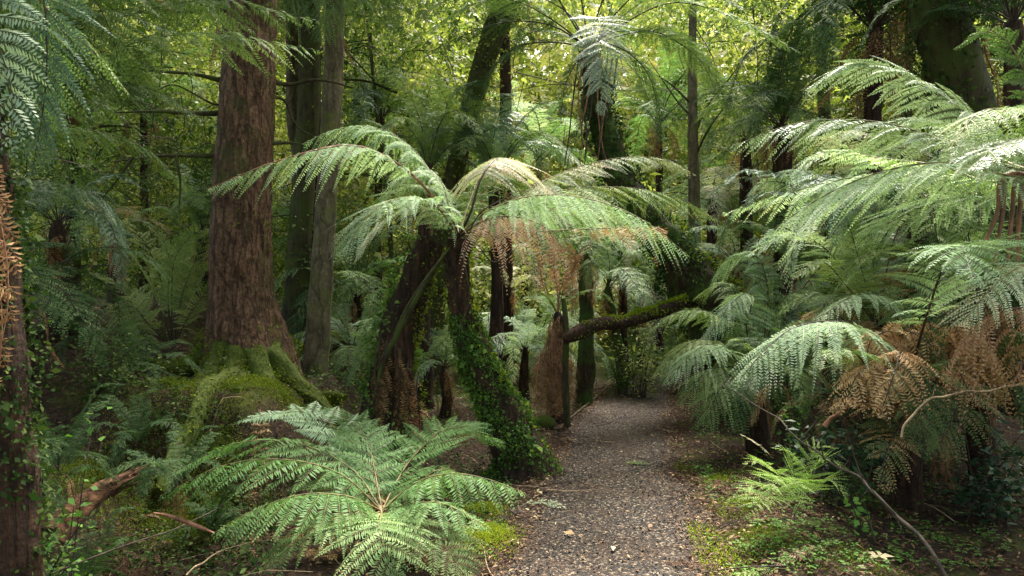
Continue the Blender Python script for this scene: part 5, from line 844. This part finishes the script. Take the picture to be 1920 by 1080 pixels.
shrub('low leafy bush spreading at the bottom left corner', 60, 1010, 3.2, .3, 400, .035, 'ivy', 'shrub', .6, 10, .4, .7, 8)
shrub('leafy yellow-green bush beside the fallen bough', 1200, 620, 9.6, .5, 900, .045, 'forest', 'shrub', .6, 14, .5, .9, 9)
shrub('round reddish-green bush at the far end of the path', 1165, 680, 9.8, .40, 1100, .035, 'ivy', 'shrub', .6, 16, .5, .7, 10)
shrub('small-leaved green bush in the middle of the right bank', 1480, 575, 6.9, .5, 1000, .04, 'ivy', 'shrub', .6, 14, .6, .7, 11)
shrub('tiny seedling with round leaves at the right of the path edge', 1310, 880, 5.6, .12, 60, .03, 'herb', 'sapling', .8, 5, .5, .5, 12)
shrub('tangled dark bush below the brown dead fern skirt', 1650, 700, 5.3, .5, 700, .05, 'ivydark', 'shrub', .6, 14, .4, .8, 13)
# broken rotten log
rows = [np.r_[P(95, 1010, 3.9), .075], np.r_[P(150, 955, 4.1), .065], np.r_[P(205, 915, 4.3), .05], np.r_[P(255, 886, 4.5), .02]]
o = thing('fallen_log', 'broken reddish rotten log jutting up at lower left', 'log', rows[0][:3]); g = Geo(); tube(g, rows, n=40, m=14, amp=.25, seed=3)
for k in range(9): s = r.normal(size=3)*.03; tube(g, [rows[2][:3]+s, .5*(rows[2][:3]+rows[3][:3])+s, rows[3][:3]+s*1.3+A(.02, 0, .01)*r.uniform(0, 3)], n=8, m=4, rad=(.018, .003))
part('wood', g, [M['rot']], o, smooth=True)
# fallen branches and single strips
def stick(label, l, r0, mat, extra=(), name='fallen_branch', cat='branch', r1=None):
    pts = PP(l); o = thing(name, label, cat, pts[0])
    rq = np.random.default_rng(int(l[0][0])+3); q, L_ = spline(np.array(pts), max(8, int(len(pts)*2.2))); q[1:-1] += rq.normal(size=(len(q)-2, 3))*min(r0*.8, .008)
    g = Geo(); tube(g, q, n=60, m=8, rad=(r0, r1 or r0*.3), amp=.12, seed=int(l[0][0])); part('wood', g, [M[mat]], o, smooth=True)
    for j in range(int(len(q)*.5)):                       # broken side stubs
        a_ = q[rq.integers(1, len(q)-1)]; e_ = a_+nrm(rq.normal(size=3))*r0*rq.uniform(3, 9); g = Geo(); tube(g, [a_, .5*(a_+e_)+rq.normal(size=3)*r0*.4, e_], n=5, m=5, rad=(r0*.35, r0*.12), amp=.1); part('twig', g, [M[mat]], o, smooth=True)
    for e in extra: g = Geo(); tube(g, PP(e), n=10, m=5, rad=(r0*.45, r0*.12), amp=.1); part('twig', g, [M[mat]], o, smooth=True)
    return o
stick('long thin bare grey branch slanting down to the lower right corner', [(1775, 1085, 3.2), (1745, 1035, 3.3), (1680, 965, 3.5), (1610, 900, 3.8), (1545, 862, 4.1), (1480, 805, 4.4), (1425, 760, 4.7), (1362, 726, 4.9)], .010, 'twig', [[(1620, 908, 3.75), (1600, 850, 3.8), (1585, 790, 3.8)], [(1545, 862, 4.1), (1535, 820, 4.1), (1520, 780, 4.1)], [(1500, 825, 4.3), (1530, 790, 4.3), (1540, 770, 4.3)], [(1680, 965, 3.5), (1640, 925, 3.5), (1610, 880, 3.5)]])
stick('bent tan dead twig with shrivelled leaves at right', [(1690, 820, 3.9), (1712, 775, 3.9), (1745, 750, 3.9), (1800, 735, 3.9), (1860, 730, 3.9), (1930, 716, 3.9)], .0065, 'tantwig', [[(1800, 735, 3.9), (1790, 720, 3.85), (1785, 710, 3.85)], [(1860, 730, 3.9), (1850, 760, 3.9), (1858, 790, 3.9)], [(1890, 722, 3.9), (1885, 760, 3.9), (1895, 780, 3.9)]], r1=.006)
stick('thin straight stick lying over the litter at lower left', [(100, 1075, 3.1), (250, 1015, 3.3), (340, 985, 3.5), (420, 945, 3.8)], .005, 'twig')
stick('short tan stick crossing the litter below the front fern', [(350, 1078, 3.3), (400, 1040, 3.4), (465, 1018, 3.5)], .004, 'tantwig')
stick('slanting brown stem in the right fern bank', [(1545, 800, 4.6), (1590, 755, 4.65), (1625, 720, 4.7)], .018, 'redstem')
stick('dark twig bundle lying at the right edge of the path', [(1210, 948, 4.9), (1250, 938, 5.0), (1290, 925, 5.0), (1330, 905, 5.1)], .007, 'twig', [[(1230, 955, 4.75), (1270, 948, 4.8), (1320, 930, 4.9)]])
stick('dark twig lying across the path near its left side', [(1035, 815, 7.0), (1060, 812, 7.1), (1090, 818, 7.0), (1110, 822, 6.95)], .008, 'twig')
stick('small dark twig on the gravel at lower right of the path', [(1180, 1018, 4.05), (1205, 1025, 4.0), (1230, 1040, 3.95)], .004, 'twig')
# red bark strip, curved
pts = PP([(288, 962, 3.5), (310, 966, 3.5), (345, 978, 3.5), (402, 1000, 3.5)]); q, _ = spline(np.array(pts), 24); wd = np.interp(np.linspace(0, 1, 24), [0, .4, .8, 1], [.003, .014, .012, .003]); g = Geo()
for s0, s1 in ((-1, 0), (0, 1)):
    a_ = q+np.c_[np.zeros(24), np.zeros(24), wd*s0]+A(0, .005, 0)*abs(s0); b_ = q+np.c_[np.zeros(24), np.zeros(24), wd*s1]+A(0, .005, 0)*abs(s1); g.quads(np.stack([a_[:-1], b_[:-1], b_[1:], a_[1:]], 1))
tag(link('bark_strip', mesh_from('bark_strip', g, [M['redstem']])), 'curved reddish bark strip standing out over the litter at lower left', 'bark strip')
# board edging along the far left side of the path
g = Geo(); ys = np.linspace(7.6, 11, 40); tx = np.gradient(pcx(ys), ys); xe = pcx(ys)-.66; ye = ys+.66*tx*.6; rows = np.stack([xe+.14*ss((ys-6)/4), ye, H(xe, ye)+.03, np.full(40, .011)], 1); tube(g, rows, n=50, m=6, amp=.1)
tag(link('path_edging', mesh_from('path_edging', g, [M['bark']], smooth=True)), 'thin timber edging along the left side of the path before the bend', 'edging')
# mossy stone at the foot of the hero trunk
q = G(1018, 800, 7); g = Geo(); tube(g, [np.r_[q-A(.12, 0, -.02), .04], np.r_[q+A(0, 0, .05), .085], np.r_[q+A(.13, 0, .03), .04]], n=14, m=12, amp=.15); tag(link('mossy_stone', mesh_from('mossy_stone', g, [M['butt']], smooth=True)), 'small mossy lump at the left path edge behind the ivy trunk', 'stone')
# a few large single leaves on and by the path
for k, (px, py, lab) in enumerate([(1078, 1012, 'round yellow leaf on the path near the bottom'), (1150, 1035, 'long tan leaf on the path at bottom centre'), (1216, 1000, 'pinkish pointed leaf on the right half of the path'), (1010, 930, 'upright pale pink leaf at the left path margin'), (1648, 1055, 'large pale star-shaped leaf at lower right'), (1890, 1020, 'tan curled leaf at the far right bottom')]):
    q = G(px, py, 4); g = Geo(); n_ = 5 if 'star' in lab else 1; th = r.uniform(0, 6.3)+np.arange(n_)*1.26
    kites(g, np.tile(q+A(0, 0, .035), (n_, 1)), np.stack([np.cos(th), np.sin(th), np.full(n_, .12)], 1), np.tile(A(.1, -.4, 1), (n_, 1)), .075 if n_ == 1 else .08, .03 if k else .05, 0, .95, fold=.06)
    tag(link('fallen_leaf', mesh_from('fallen_leaf', g, [M['litter']])), lab, 'leaf')
